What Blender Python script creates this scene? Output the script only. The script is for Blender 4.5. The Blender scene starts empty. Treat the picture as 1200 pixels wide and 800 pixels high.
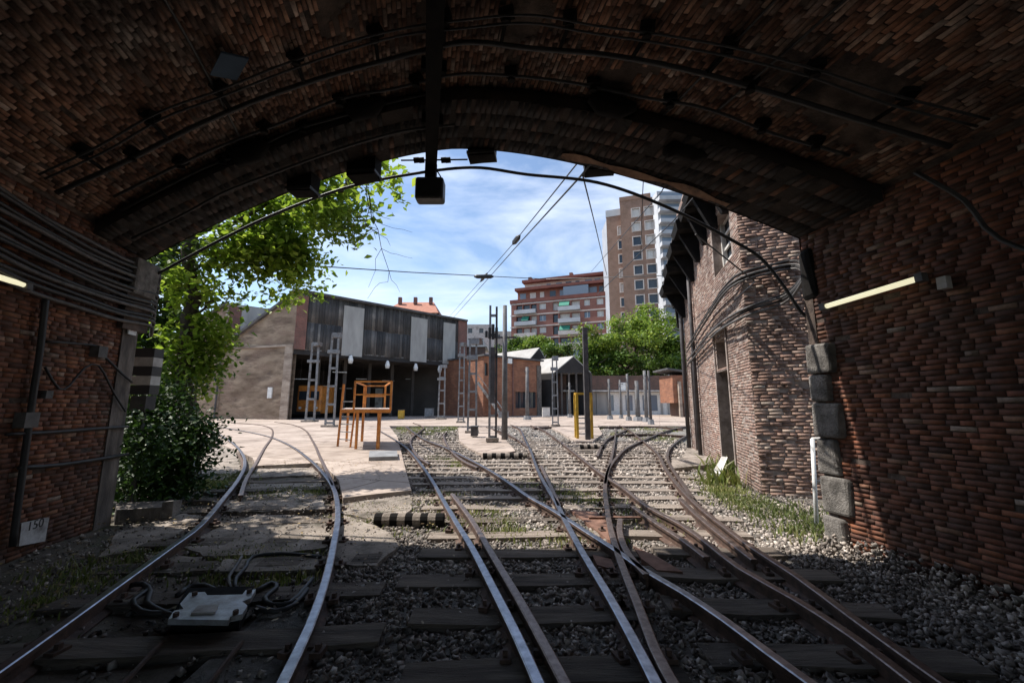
import bpy, math, random
import numpy as np
from mathutils import Vector, Matrix, noise
random.seed(7); RNG = np.random.default_rng(11)
sc = bpy.context.scene
C = sc.collection
# ------------------------------------------------------------------ camera maths
F = 466.7; TILT = math.atan(72/F); CT, ST = math.cos(TILT), math.sin(TILT)
H = 1.6
def ray(px, py):
    u, v = px-600.0, 400.0-py
    return Vector((u, F*CT - v*ST, F*ST + v*CT))
def G(px, py, z=0.0):
    d = ray(px, py); k = (z-H)/d.z
    return Vector((d.x*k, d.y*k, z))
def D(px, py, Y):
    d = ray(px, py); k = Y/d.y
    return Vector((d.x*k, Y, H+d.z*k))
class Wall:
    """vertical plane through two ground points, u metres along, z up, d metres out along the normal"""
    def __init__(s, p0, p1, flip=False):
        s.o = Vector((p0[0], p0[1], 0)); e = Vector((p1[0]-p0[0], p1[1]-p0[1], 0)); s.L = e.length
        s.e = e.normalized(); s.n = Vector((s.e.y, -s.e.x, 0))
        if flip: s.n = -s.n
    def P(s, u, z, d=0.0):
        p = s.o + s.e*u + s.n*d; return Vector((p.x, p.y, z))
    def hit(s, px, py):
        r = ray(px, py); k = (s.n.x*s.o.x + s.n.y*s.o.y)/(s.n.x*r.x + s.n.y*r.y)
        p = r*k; p.z += H
        return ((p.x-s.o.x)*s.e.x + (p.y-s.o.y)*s.e.y, p.z)
# ------------------------------------------------------------------ materials
def newmat(name):
    m = bpy.data.materials.new(name); m.use_nodes = True
    return m, m.node_tree, m.node_tree.nodes['Principled BSDF']
def ramp(nt, stops):
    r = nt.nodes.new('ShaderNodeValToRGB'); e = r.color_ramp.elements
    while len(e) < len(stops): e.new(0.5)
    for i, (p, c) in enumerate(stops):
        e[i].position = p; e[i].color = (c[0], c[1], c[2], 1)
    return r
def noisen(nt, scale, detail=6, rough=0.6, vec=None, dist=0.0):
    n = nt.nodes.new('ShaderNodeTexNoise'); n.inputs['Scale'].default_value = scale
    n.inputs['Detail'].default_value = detail; n.inputs['Roughness'].default_value = rough
    n.inputs['Distortion'].default_value = dist
    if vec is None:
        tc = nt.nodes.new('ShaderNodeTexCoord'); vec = tc.outputs['Object']
    nt.links.new(vec, n.inputs['Vector']); return n
def mixc(nt, fac, a, b, mode='MIX'):
    m = nt.nodes.new('ShaderNodeMix'); m.data_type = 'RGBA'; m.blend_type = mode
    for sock, val in ((m.inputs[0], fac), (m.inputs[6], a), (m.inputs[7], b)):
        if isinstance(val, (int, float)): sock.default_value = val
        elif isinstance(val, tuple): sock.default_value = (val[0], val[1], val[2], 1)
        else: nt.links.new(val, sock)
    return m.outputs[2]
def bump(nt, h, bsdf, strength=0.4, dist=0.02):
    b = nt.nodes.new('ShaderNodeBump'); b.inputs['Strength'].default_value = strength
    b.inputs['Distance'].default_value = dist
    nt.links.new(h, b.inputs['Height']); nt.links.new(b.outputs[0], bsdf.inputs['Normal'])
def noisy(name, c1, c2, scale=3, rough=0.8, bstr=0.3, metal=0.0, c3=None, stretch=None, s2=None, bd=0.01):
    m, nt, b = newmat(name)
    vec = None
    if stretch:
        tc = nt.nodes.new('ShaderNodeTexCoord'); mp = nt.nodes.new('ShaderNodeMapping')
        mp.inputs['Scale'].default_value = stretch
        nt.links.new(tc.outputs['Object'], mp.inputs[0]); vec = mp.outputs[0]
    n = noisen(nt, scale, vec=vec)
    r = ramp(nt, [(0.33, c1), (0.68, c2)]); nt.links.new(n.outputs[0], r.inputs[0])
    col = r.outputs[0]
    if c3:
        n3 = noisen(nt, s2 or scale*0.35, 8, 0.7, vec=vec)
        r3 = ramp(nt, [(0.5, (0,0,0)), (0.66, (1,1,1))]); nt.links.new(n3.outputs[0], r3.inputs[0])
        col = mixc(nt, r3.outputs[0], col, c3)
    nt.links.new(col, b.inputs['Base Color'])
    b.inputs['Roughness'].default_value = rough; b.inputs['Metallic'].default_value = metal
    if bstr: 
        nb = noisen(nt, scale*6, 8, 0.7, vec=vec); bump(nt, nb.outputs[0], b, bstr, bd)
    return m
def brickrelief(name, stops, soot=(0.045,0.032,0.026), sootpos=(0.52,0.68), sscale=0.9, rough=0.85, efflo=None, effpos=(0.62,0.72)):
    """colour per individual modelled brick"""
    m, nt, b = newmat(name)
    g = nt.nodes.new('ShaderNodeNewGeometry')
    r = ramp(nt, stops); nt.links.new(g.outputs['Random Per Island'], r.inputs[0])
    n = noisen(nt, 14, 6, 0.7); rr = ramp(nt, [(0.3, (0.5,0.5,0.5)), (0.7, (1.25,1.2,1.15))]); nt.links.new(n.outputs[0], rr.inputs[0])
    col = mixc(nt, 1.0, r.outputs[0], rr.outputs[0], 'MULTIPLY')
    n2 = noisen(nt, sscale, 7, 0.65, dist=0.4); r2 = ramp(nt, [(sootpos[0], (0,0,0)), (sootpos[1], (0.85,)*3)]); nt.links.new(n2.outputs[0], r2.inputs[0])
    col = mixc(nt, r2.outputs[0], col, soot)
    n5 = noisen(nt, 0.45, 4, 0.5); r5 = ramp(nt, [(0.35,(0.55,0.52,0.5)),(0.65,(1.25,1.2,1.15))]); nt.links.new(n5.outputs[0], r5.inputs[0])
    col = mixc(nt, 1.0, col, r5.outputs[0], 'MULTIPLY')
    if efflo:
        tc = nt.nodes.new('ShaderNodeTexCoord'); mp = nt.nodes.new('ShaderNodeMapping'); mp.inputs['Location'].default_value = (13,5,2)
        nt.links.new(tc.outputs['Object'], mp.inputs[0])
        n4 = noisen(nt, 1.7, 9, 0.75, vec=mp.outputs[0]); r4 = ramp(nt, [(effpos[0], (0,0,0)), (effpos[1], (0.6,)*3)]); nt.links.new(n4.outputs[0], r4.inputs[0])
        col = mixc(nt, r4.outputs[0], col, efflo)
    nt.links.new(col, b.inputs['Base Color']); b.inputs['Roughness'].default_value = rough
    nb = noisen(nt, 30, 8, 0.75); bump(nt, nb.outputs[0], b, 0.5, 0.008)
    return m
def brickuv(name, c1, c2, mortar, w=0.26, h=0.075, ms=0.012, dirt=(0.08,0.06,0.05)):
    m, nt, b = newmat(name)
    uv = nt.nodes.new('ShaderNodeUVMap')
    br = nt.nodes.new('ShaderNodeTexBrick'); br.inputs['Scale'].default_value = 1
    br.inputs['Brick Width'].default_value = w; br.inputs['Row Height'].default_value = h
    br.inputs['Mortar Size'].default_value = ms; br.inputs['Color1'].default_value = (*c1,1); br.inputs['Color2'].default_value = (*c2,1)
    br.inputs['Mortar'].default_value = (*mortar,1); nt.links.new(uv.outputs[0], br.inputs['Vector'])
    n = noisen(nt, 0.7, 8, 0.7); r = ramp(nt, [(0.40, (0,0,0)), (0.66, (0.85,)*3)]); nt.links.new(n.outputs[0], r.inputs[0])
    col = mixc(nt, r.outputs[0], br.outputs[0], dirt)
    nt.links.new(col, b.inputs['Base Color']); b.inputs['Roughness'].default_value = 0.88
    bump(nt, br.outputs['Fac'], b, -0.5, 0.01)
    return m
def leafmat(name, a, b_, c, trans=0.35):
    m, nt, b = newmat(name)
    g = nt.nodes.new('ShaderNodeNewGeometry'); r = ramp(nt, [(0.0, a), (0.55, b_), (1.0, c)])
    nt.links.new(g.outputs['Random Per Island'], r.inputs[0])
    n = noisen(nt, 0.6, 3, 0.5); rr = ramp(nt, [(0.35, (0.55,0.6,0.5)), (0.65, (1.2,1.15,1.0))]); nt.links.new(n.outputs[0], rr.inputs[0])
    col = mixc(nt, 1.0, r.outputs[0], rr.outputs[0], 'MULTIPLY')
    nt.links.new(col, b.inputs['Base Color']); b.inputs['Roughness'].default_value = 0.5
    tr = nt.nodes.new('ShaderNodeBsdfTranslucent'); nt.links.new(col, tr.inputs[0])
    mx = nt.nodes.new('ShaderNodeMixShader'); mx.inputs[0].default_value = trans
    nt.links.new(b.outputs[0], mx.inputs[1]); nt.links.new(tr.outputs[0], mx.inputs[2])
    nt.links.new(mx.outputs[0], nt.nodes['Material Output'].inputs[0])
    return m
def simple(name, c, rough=0.6, metal=0.0, emit=None, es=1.0):
    m = noisy(name, tuple(x*0.82 for x in c), tuple(min(1, x*1.12) for x in c), 5, rough, 0.12, metal)
    if emit:
        b = m.node_tree.nodes['Principled BSDF']; b.inputs['Emission Color'].default_value = (*emit, 1); b.inputs['Emission Strength'].default_value = es
    return m
def glassy(name, c=(0.03,0.04,0.05)):
    m, nt, b = newmat(name); b.inputs['Base Color'].default_value = (*c,1); b.inputs['Roughness'].default_value = 0.12
    b.inputs['Specular IOR Level'].default_value = 0.7
    return m
M = {}
TB = [(0.0,(0.11,0.052,0.038)), (0.3,(0.18,0.072,0.045)), (0.7,(0.25,0.095,0.055)), (0.9,(0.33,0.125,0.06)), (0.97,(0.38,0.24,0.17)), (1.0,(0.46,0.39,0.34))]
M['brick_right'] = brickrelief('brick_right', TB, sootpos=(0.40,0.70), efflo=(0.26,0.20,0.17), effpos=(0.58,0.78))
M['brick_left'] = brickrelief('brick_left', [(0,(0.13,0.058,0.04)),(0.3,(0.21,0.083,0.047)),(0.7,(0.29,0.11,0.055)),(0.93,(0.36,0.16,0.08)),(1,(0.44,0.36,0.3))], sootpos=(0.42,0.64), sscale=0.8, efflo=(0.2,0.165,0.14), effpos=(0.62,0.78))
M['brick_vault'] = brickrelief('brick_vault', [(0,(0.12,0.07,0.05)),(0.25,(0.21,0.108,0.07)),(0.6,(0.30,0.15,0.092)),(0.88,(0.42,0.26,0.18)),(1,(0.55,0.46,0.40))], sootpos=(0.42,0.66), sscale=0.75, efflo=(0.44,0.38,0.33), effpos=(0.52,0.70))
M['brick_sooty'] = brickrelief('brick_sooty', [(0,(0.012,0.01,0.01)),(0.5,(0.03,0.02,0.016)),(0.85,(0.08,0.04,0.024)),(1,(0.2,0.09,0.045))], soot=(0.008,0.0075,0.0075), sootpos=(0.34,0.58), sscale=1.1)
M['brick_sun'] = brickrelief('brick_sun', [(0,(0.21,0.14,0.115)),(0.3,(0.31,0.205,0.17)),(0.65,(0.37,0.26,0.22)),(0.9,(0.42,0.325,0.28)),(1,(0.48,0.42,0.37))], soot=(0.15,0.11,0.092), sootpos=(0.52,0.72), efflo=(0.5,0.44,0.39))
M['mortar_dark'] = noisy('mortar_dark', (0.05,0.037,0.030), (0.16,0.115,0.09), 5, 0.95, 0.9, c3=(0.028,0.022,0.019), s2=1.6, bd=0.02)
M['mortar_light'] = noisy('mortar_light', (0.20,0.155,0.13), (0.36,0.30,0.265), 6, 0.95, 0.7, c3=(0.11,0.08,0.07))
M['plaster_streak'] = noisy('plaster_streak', (0.16,0.085,0.05), (0.34,0.20,0.13), 5, 0.9, 0.8, c3=(0.05,0.035,0.028))
M['render_patch'] = noisy('render_patch', (0.012,0.010,0.009), (0.05,0.034,0.026), 2.2, 0.95, 0.8, c3=(0.03,0.024,0.02), bd=0.03)
M['soot_iron'] = noisy('soot_iron', (0.006,0.006,0.006), (0.016,0.014,0.013), 6, 0.95, 0.3)
M['soot_iron'].node_tree.nodes['Principled BSDF'].inputs['Specular IOR Level'].default_value = 0.15
M['polegrey'] = noisy('polegrey', (0.085,0.083,0.085), (0.17,0.168,0.17), 4, 0.8, 0.2, c3=(0.09,0.07,0.055))
M['stone'] = noisy('stone', (0.13,0.118,0.105), (0.34,0.31,0.28), 7, 0.95, 1.0, c3=(0.07,0.062,0.055), s2=2.5, bd=0.04)
M['concrete_wall'] = noisy('concrete_wall', (0.07,0.06,0.052), (0.25,0.21,0.18), 9, 0.95, 1.0, c3=(0.08,0.07,0.065), stretch=(1,1,0.3))
M['pave'] = noisy('pave', (0.36,0.28,0.23), (0.58,0.48,0.405), 0.9, 0.94, 0.5, c3=(0.26,0.20,0.165), s2=0.9)
def paved(name):
    m = noisy(name, (0.35,0.275,0.225), (0.57,0.475,0.40), 0.9, 0.94, 0.4, c3=(0.24,0.185,0.15), s2=0.9); nt = m.node_tree; b = nt.nodes['Principled BSDF']
    src = b.inputs['Base Color'].links[0].from_socket
    tc = nt.nodes.new('ShaderNodeTexCoord'); mp = nt.nodes.new('ShaderNodeMapping'); mp.inputs['Rotation'].default_value = (0,0,0.35); nt.links.new(tc.outputs['Object'], mp.inputs[0])
    wn = noisen(nt, 1.2, 4, 0.6); ad = nt.nodes.new('ShaderNodeMixRGB'); ad.blend_type = 'ADD'; ad.inputs[0].default_value = 0.06; nt.links.new(mp.outputs[0], ad.inputs[1]); nt.links.new(wn.outputs['Color'], ad.inputs[2])
    br = nt.nodes.new('ShaderNodeTexBrick'); br.inputs['Scale'].default_value = 1; br.inputs['Brick Width'].default_value = 2.6; br.inputs['Row Height'].default_value = 1.7; br.inputs['Mortar Size'].default_value = 0.022
    br.inputs['Color1'].default_value = (1,1,1,1); br.inputs['Color2'].default_value = (0.87,0.86,0.85,1); br.inputs['Mortar'].default_value = (0.35,0.32,0.28,1); nt.links.new(ad.outputs[0], br.inputs['Vector'])
    n2 = noisen(nt, 0.35, 8, 0.7); r2 = ramp(nt, [(0.40,(0.72,0.70,0.68)),(0.58,(1.05,1.05,1.05))]); nt.links.new(n2.outputs[0], r2.inputs[0])
    c = mixc(nt, 1.0, mixc(nt, 1.0, src, br.outputs[0], 'MULTIPLY'), r2.outputs[0], 'MULTIPLY'); nt.links.new(c, b.inputs['Base Color']); return m
M['pave'] = paved('pave')
M['pave_old'] = noisy('pave_old', (0.17,0.14,0.115), (0.40,0.34,0.285), 2.2, 0.97, 1.0, c3=(0.085,0.072,0.052), s2=2.6, bd=0.03)
M['dirt'] = noisy('dirt', (0.08,0.066,0.053), (0.20,0.17,0.135), 3.5, 0.98, 0.9, c3=(0.06,0.065,0.03), bd=0.03)
M['gravelbed'] = noisy('gravelbed', (0.11,0.10,0.088), (0.32,0.295,0.262), 16, 0.98, 1.0, c3=(0.12,0.10,0.075), s2=1.2, bd=0.03)
M['stones'] = brickrelief('stones', [(0,(0.11,0.10,0.092)),(0.45,(0.30,0.275,0.255)),(0.85,(0.50,0.465,0.435)),(1,(0.68,0.645,0.60))], soot=(0.09,0.07,0.056), sootpos=(0.48,0.78), sscale=1.1)
M['rust'] = noisy('rust', (0.05,0.032,0.025), (0.14,0.082,0.058), 14, 0.8, 0.4, 0.15, c3=(0.05,0.033,0.026))
M['rust_plate'] = noisy('rust_plate', (0.13,0.065,0.042), (0.27,0.145,0.10), 8, 0.85, 0.4)
M['steel_top'] = noisy('steel_top', (0.20,0.20,0.22), (0.40,0.40,0.43), 14, 0.33, 0.08, 1.0)
M['steel_dull'] = noisy('steel_dull', (0.13,0.09,0.075), (0.28,0.22,0.19), 20, 0.42, 0.2, 0.8)
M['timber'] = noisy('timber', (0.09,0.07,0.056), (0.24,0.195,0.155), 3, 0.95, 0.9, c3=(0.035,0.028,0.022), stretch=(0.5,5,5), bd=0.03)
M['timber_pale'] = noisy('timber_pale', (0.22,0.175,0.14), (0.42,0.35,0.29), 3, 0.95, 0.9, c3=(0.12,0.095,0.075), stretch=(0.5,5,5), bd=0.03)  # paler copy of timber for the sunlit sleepers
M['cable'] = noisy('cable', (0.012,0.012,0.013), (0.035,0.033,0.032), 10, 0.55, 0.1)
M['cable_grey'] = noisy('cable_grey', (0.05,0.048,0.046), (0.13,0.12,0.115), 10, 0.6, 0.2)
M['wire'] = noisy('wire', (0.02,0.02,0.022), (0.05,0.05,0.05), 10, 0.5, 0.0, 0.3)
M['galv'] = noisy('galv', (0.15,0.15,0.155), (0.30,0.30,0.305), 4, 0.6, 0.15, 0.3, c3=(0.12,0.09,0.07))
M['darkmast'] = noisy('darkmast', (0.035,0.033,0.035), (0.09,0.08,0.08), 4, 0.7, 0.2)
M['orange'] = noisy('orange', (0.52,0.17,0.03), (0.74,0.29,0.06), 5, 0.5, 0.15, c3=(0.28,0.10,0.03))
M['yellow'] = noisy('yellow', (0.48,0.27,0.02), (0.65,0.40,0.04), 5, 0.5, 0.15, c3=(0.3,0.17,0.03))
M['plank'] = noisy('plank', (0.32,0.26,0.22), (0.5,0.43,0.37), 6, 0.9, 0.4)
M['white'] = simple('white', (0.72,0.72,0.7), 0.55)
M['offwhite'] = noisy('offwhite', (0.50,0.48,0.45), (0.66,0.64,0.6), 3, 0.8, 0.3, c3=(0.28,0.25,0.22))
M['black'] = simple('black', (0.02,0.02,0.021), 0.5)
M['panelgrey'] = noisy('panelgrey', (0.30,0.29,0.275), (0.43,0.415,0.39), 1.4, 0.8, 0.1, stretch=(1,1,0.3))
def stained():
    m = noisy('stucco_stained', (0.15,0.105,0.072), (0.42,0.33,0.24), 0.55, 0.95, 0.6, c3=(0.12,0.088,0.068), s2=0.5, bd=0.08, stretch=(0.7,0.7,2.4)); nt = m.node_tree; b = nt.nodes['Principled BSDF']
    src = b.inputs['Base Color'].links[0].from_socket; uv = nt.nodes.new('ShaderNodeUVMap'); br = nt.nodes.new('ShaderNodeTexBrick'); br.inputs['Scale'].default_value = 1
    br.inputs['Brick Width'].default_value = 0.5; br.inputs['Row Height'].default_value = 0.17; br.inputs['Mortar Size'].default_value = 0.02
    br.inputs['Color1'].default_value = (0.17,0.105,0.075,1); br.inputs['Color2'].default_value = (0.25,0.165,0.12,1); br.inputs['Mortar'].default_value = (0.28,0.22,0.18,1); nt.links.new(uv.outputs[0], br.inputs['Vector'])
    tc = nt.nodes.new('ShaderNodeTexCoord'); mp = nt.nodes.new('ShaderNodeMapping'); mp.inputs['Scale'].default_value = (0.3,0.3,0.7); nt.links.new(tc.outputs['Object'], mp.inputs[0])
    n = noisen(nt, 1.0, 9, 0.72, vec=mp.outputs[0]); r = ramp(nt, [(0.48,(0,0,0)),(0.62,(0.8,)*3)]); nt.links.new(n.outputs[0], r.inputs[0])
    c = mixc(nt, r.outputs[0], src, br.outputs[0]); nt.links.new(c, b.inputs['Base Color']); return m
M['stucco_stained'] = stained()
M['woodboards'] = brickrelief('woodboards', [(0,(0.045,0.045,0.05)),(0.5,(0.10,0.10,0.105)),(0.85,(0.17,0.165,0.165)),(1,(0.28,0.275,0.27))], soot=(0.05,0.05,0.052), sootpos=(0.4,0.7), sscale=0.5)
M['woodwall'] = noisy('woodwall', (0.075,0.075,0.08), (0.22,0.215,0.215), 3.4, 0.9, 0.5, c3=(0.34,0.33,0.32), stretch=(3,3,0.12), s2=2.8)
M['stucco'] = noisy('stucco', (0.20,0.15,0.115), (0.50,0.42,0.345), 0.5, 0.95, 0.6, c3=(0.15,0.105,0.08), s2=0.45, bd=0.08, stretch=(0.7,0.7,2.2))
M['roofdark'] = noisy('roofdark', (0.05,0.05,0.055), (0.12,0.115,0.115), 1, 0.8, 0.3)
M['roofpale'] = noisy('roofpale', (0.32,0.305,0.285), (0.46,0.44,0.41), 0.8, 0.85, 0.2, c3=(0.36,0.34,0.31))
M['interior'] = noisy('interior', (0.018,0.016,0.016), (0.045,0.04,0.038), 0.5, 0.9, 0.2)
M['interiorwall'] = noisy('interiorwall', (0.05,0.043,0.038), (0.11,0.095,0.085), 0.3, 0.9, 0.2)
M['redpier'] = brickuv('redpier', (0.22,0.07,0.05), (0.30,0.10,0.07), (0.2,0.16,0.14))
M['brick_office'] = brickuv('brick_office', (0.26,0.095,0.045), (0.40,0.165,0.085), (0.22,0.14,0.10), w=0.5, h=0.15, ms=0.02, dirt=(0.14,0.06,0.04))
M['brick_back'] = brickuv('brick_back', (0.13,0.06,0.045), (0.21,0.10,0.075), (0.15,0.12,0.1))
M['brick_apart'] = brickuv('brick_apart', (0.27,0.10,0.075), (0.33,0.13,0.095), (0.27,0.16,0.13), dirt=(0.22,0.09,0.07))
M['brick_tower'] = brickuv('brick_tower', (0.29,0.165,0.12), (0.36,0.215,0.16), (0.28,0.2,0.15), dirt=(0.21,0.13,0.09))
M['band'] = noisy('band', (0.5,0.44,0.40), (0.62,0.56,0.52), 0.5, 0.85, 0.1)
M['redband'] = noisy('redband', (0.15,0.05,0.038), (0.21,0.07,0.052), 0.5, 0.8, 0.1)
M['glass'] = glassy('glass'); M['glass_blue'] = glassy('glass_blue', (0.16,0.2,0.25))
M['blind'] = simple('blind', (0.62,0.6,0.57), 0.7)
M['awning_green'] = simple('awning_green', (0.03,0.22,0.15), 0.7)
M['towerwhite'] = noisy('towerwhite', (0.40,0.41,0.43), (0.52,0.53,0.55), 0.4, 0.8, 0.1)
M['towergrey'] = noisy('towergrey', (0.30,0.32,0.36), (0.38,0.40,0.44), 0.4, 0.8, 0.1)
M['slab_grey'] = noisy('slab_grey', (0.16,0.16,0.165), (0.28,0.28,0.28), 3, 0.9, 0.5)
M['tiles_red'] = noisy('tiles_red', (0.33,0.13,0.08), (0.45,0.2,0.13), 1.2, 0.85, 0.4)
M['cream'] = noisy('cream', (0.5,0.44,0.36), (0.62,0.56,0.48), 0.6, 0.9, 0.2)
M['blue'] = simple('blue', (0.03,0.06,0.25), 0.5)
M['bark'] = noisy('bark', (0.035,0.027,0.02), (0.10,0.08,0.06), 6, 0.95, 0.9, stretch=(3,3,0.6), bd=0.03)
M['leaf_near'] = leafmat('leaf_near', (0.14,0.24,0.025), (0.27,0.40,0.04), (0.42,0.52,0.08), 0.55)
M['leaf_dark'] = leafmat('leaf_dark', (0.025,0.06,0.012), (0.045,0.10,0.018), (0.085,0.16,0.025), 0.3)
M['leaf_far'] = leafmat('leaf_far', (0.11,0.19,0.025), (0.20,0.30,0.045), (0.32,0.39,0.08), 0.4)
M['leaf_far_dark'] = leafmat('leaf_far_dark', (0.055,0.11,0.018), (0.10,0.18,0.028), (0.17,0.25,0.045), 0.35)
M['grass'] = leafmat('grass', (0.10,0.14,0.03), (0.20,0.24,0.06), (0.45,0.40,0.22), 0.35)
M['switchlid'] = noisy('switchlid', (0.36,0.38,0.41), (0.55,0.57,0.60), 6, 0.42, 0.3, 0.4, c3=(0.22,0.2,0.18))
M['plaque'] = noisy('plaque', (0.42,0.41,0.40), (0.62,0.61,0.60), 10, 0.7, 0.3, c3=(0.2,0.18,0.17))
M['tube'] = simple('tube', (0.7,0.68,0.5), 0.4, emit=(1.0,0.93,0.62), es=0.55)
M['redmark'] = simple('redmark', (0.4,0.05,0.05), 0.6)
M['frostblue'] = simple('frostblue', (0.05,0.085,0.13), 0.9)
M['lampwhite'] = simple('lampwhite', (0.8,0.8,0.78), 0.4)
# ------------------------------------------------------------------ object helpers
ROOT = {}
def tag(o, label=None, cat=None, group=None, kind=None):
    if label: o['label'] = label
    if cat: o['category'] = cat
    if group: o['group'] = group
    if kind: o['kind'] = kind
    return o
def thing(name, label, cat, loc=(0,0,0), group=None):
    o = bpy.data.objects.new(name, None); C.objects.link(o); o.location = loc; o.empty_display_size = 0.3
    ROOT[o.name] = Vector(loc); return tag(o, label, cat, group)
class MB:
    def __init__(s): s.v = []; s.f = []; s.m = []; s.uv = []
    def face(s, pts, mi=0, uv=None):
        b = len(s.v); s.v += [tuple(p) for p in pts]; s.f.append(tuple(range(b, b+len(pts)))); s.m.append(mi)
        if uv is None:
            p0, p1 = Vector(pts[0]), Vector(pts[1]); n = (p1-p0).cross(Vector(pts[2])-p1)
            if n.length > 0: n.normalize()
            if abs(n.z) > 0.7: uv = [(p[0], p[1]) for p in pts]
            else:
                t = Vector((-n.y, n.x, 0)); t = t.normalized() if t.length > 1e-6 else Vector((1,0,0))
                uv = [(Vector((p[0],p[1],0)).dot(t), p[2]) for p in pts]
        s.uv += uv
    def hexa(s, q, mi=0, caps=True):
        """q: 4 bottom + 4 top points"""
        b = len(s.v); s.v += [tuple(p) for p in q]
        for f in ((3,2,1,0),(4,5,6,7),(0,1,5,4),(1,2,6,5),(2,3,7,6),(3,0,4,7)):
            s.f.append(tuple(b+i for i in f)); s.m.append(mi)
            pts = [Vector(q[i]) for i in f]; n = (pts[1]-pts[0]).cross(pts[2]-pts[1])
            if n.length > 0: n.normalize()
            if abs(n.z) > 0.7: s.uv += [(p.x, p.y) for p in pts]
            else:
                t = Vector((-n.y, n.x, 0)); t = t.normalized() if t.length > 1e-6 else Vector((1,0,0))
                s.uv += [(p.dot(t), p.z) for p in pts]
    def box(s, c, sz, rz=0.0, mi=0, jit=0.0):
        c = Vector(c); ca, sa = math.cos(rz), math.sin(rz); q = []
        for dz in (-1, 1):
            for dx, dy in ((-1,-1),(1,-1),(1,1),(-1,1)):
                x, y, z = dx*sz[0]/2, dy*sz[1]/2, dz*sz[2]/2
                if jit: x += random.uniform(-jit,jit); y += random.uniform(-jit,jit); z += random.uniform(-jit,jit)
                q.append((c.x+x*ca-y*sa, c.y+x*sa+y*ca, c.z+z))
        s.hexa(q, mi)
    def wbox(s, w, u0, u1, z0, z1, d0, d1, mi=0):
        s.hexa([w.P(u0,z0,d1), w.P(u1,z0,d1), w.P(u1,z0,d0), w.P(u0,z0,d0), w.P(u0,z1,d1), w.P(u1,z1,d1), w.P(u1,z1,d0), w.P(u0,z1,d0)], mi)
    def bar(s, a, b, wd, th=None, mi=0):
        """square bar between two points"""
        a, b = Vector(a), Vector(b); t = (b-a).normalized(); th = th or wd
        r = t.cross(Vector((0,0,1))); r = r.normalized() if r.length > 1e-3 else Vector((1,0,0)); n = r.cross(t)
        o = [(-wd/2,-th/2),(wd/2,-th/2),(wd/2,th/2),(-wd/2,th/2)]
        s.hexa([a+r*x+n*y for x, y in o]+[b+r*x+n*y for x, y in o], mi)
    def tube(s, pts, r, k=6, mi=0, cap=True):
        pts = [Vector(p) for p in pts]; n = len(pts); rs = r if isinstance(r, (list, tuple)) else [r]*n
        b = len(s.v); up = Vector((0.13,0.21,0.97)).normalized(); prev = None
        for i, p in enumerate(pts):
            t = (pts[min(i+1,n-1)]-pts[max(i-1,0)]).normalized()
            if prev is None:
                x = t.cross(up)
                if x.length < 1e-2: x = t.cross(Vector((1,0,0)))
            else: x = prev - t*prev.dot(t)
            x.normalize(); prev = x; y = t.cross(x)
            for j in range(k):
                a = 2*math.pi*j/k; s.v.append(tuple(p + (x*math.cos(a)+y*math.sin(a))*rs[i]))
        for i in range(n-1):
            for j in range(k):
                s.f.append((b+i*k+j, b+i*k+(j+1)%k, b+(i+1)*k+(j+1)%k, b+(i+1)*k+j)); s.m.append(mi); s.uv += [(0,0)]*4
        if cap:
            s.f.append(tuple(b+j for j in range(k))[::-1]); s.m.append(mi); s.uv += [(0,0)]*k
            s.f.append(tuple(b+(n-1)*k+j for j in range(k))); s.m.append(mi); s.uv += [(0,0)]*k
    def slab(s, poly, z0, z1, mi=0):
        """vertical prism of a ground polygon (list of xy)"""
        a = sum(poly[i][0]*poly[(i+1)%len(poly)][1]-poly[(i+1)%len(poly)][0]*poly[i][1] for i in range(len(poly)))
        if a < 0: poly = poly[::-1]
        s.face([(p[0],p[1],z1) for p in poly], mi); s.face([(p[0],p[1],z0) for p in poly[::-1]], mi)
        for i in range(len(poly)):
            p, q = poly[i], poly[(i+1)%len(poly)]
            s.face([(p[0],p[1],z0),(q[0],q[1],z0),(q[0],q[1],z1),(p[0],p[1],z1)], mi)
    def build(s, name, mats, parent=None, smooth=False, **kw):
        me = bpy.data.meshes.new(name)
        off = Vector((0,0,0))
        if parent is not None: off = ROOT.get(parent.name, Vector((0,0,0)))
        me.from_pydata([(x-off.x, y-off.y, z-off.z) for x, y, z in s.v], [], s.f)
        if not isinstance(mats, (list, tuple)): mats = [mats]
        for m in mats: me.materials.append(M[m] if isinstance(m, str) else m)
        me.polygons.foreach_set('material_index', s.m)
        l = me.uv_layers.new(name='UVMap'); l.data.foreach_set('uv', [c for uv in s.uv for c in uv])
        if smooth: me.polygons.foreach_set('use_smooth', [True]*len(s.f))
        me.update()
        o = bpy.data.objects.new(name, me); C.objects.link(o)
        if parent is not None: o.parent = parent
        ROOT[o.name] = off
        if kw: tag(o, **kw)
        return o
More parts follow.
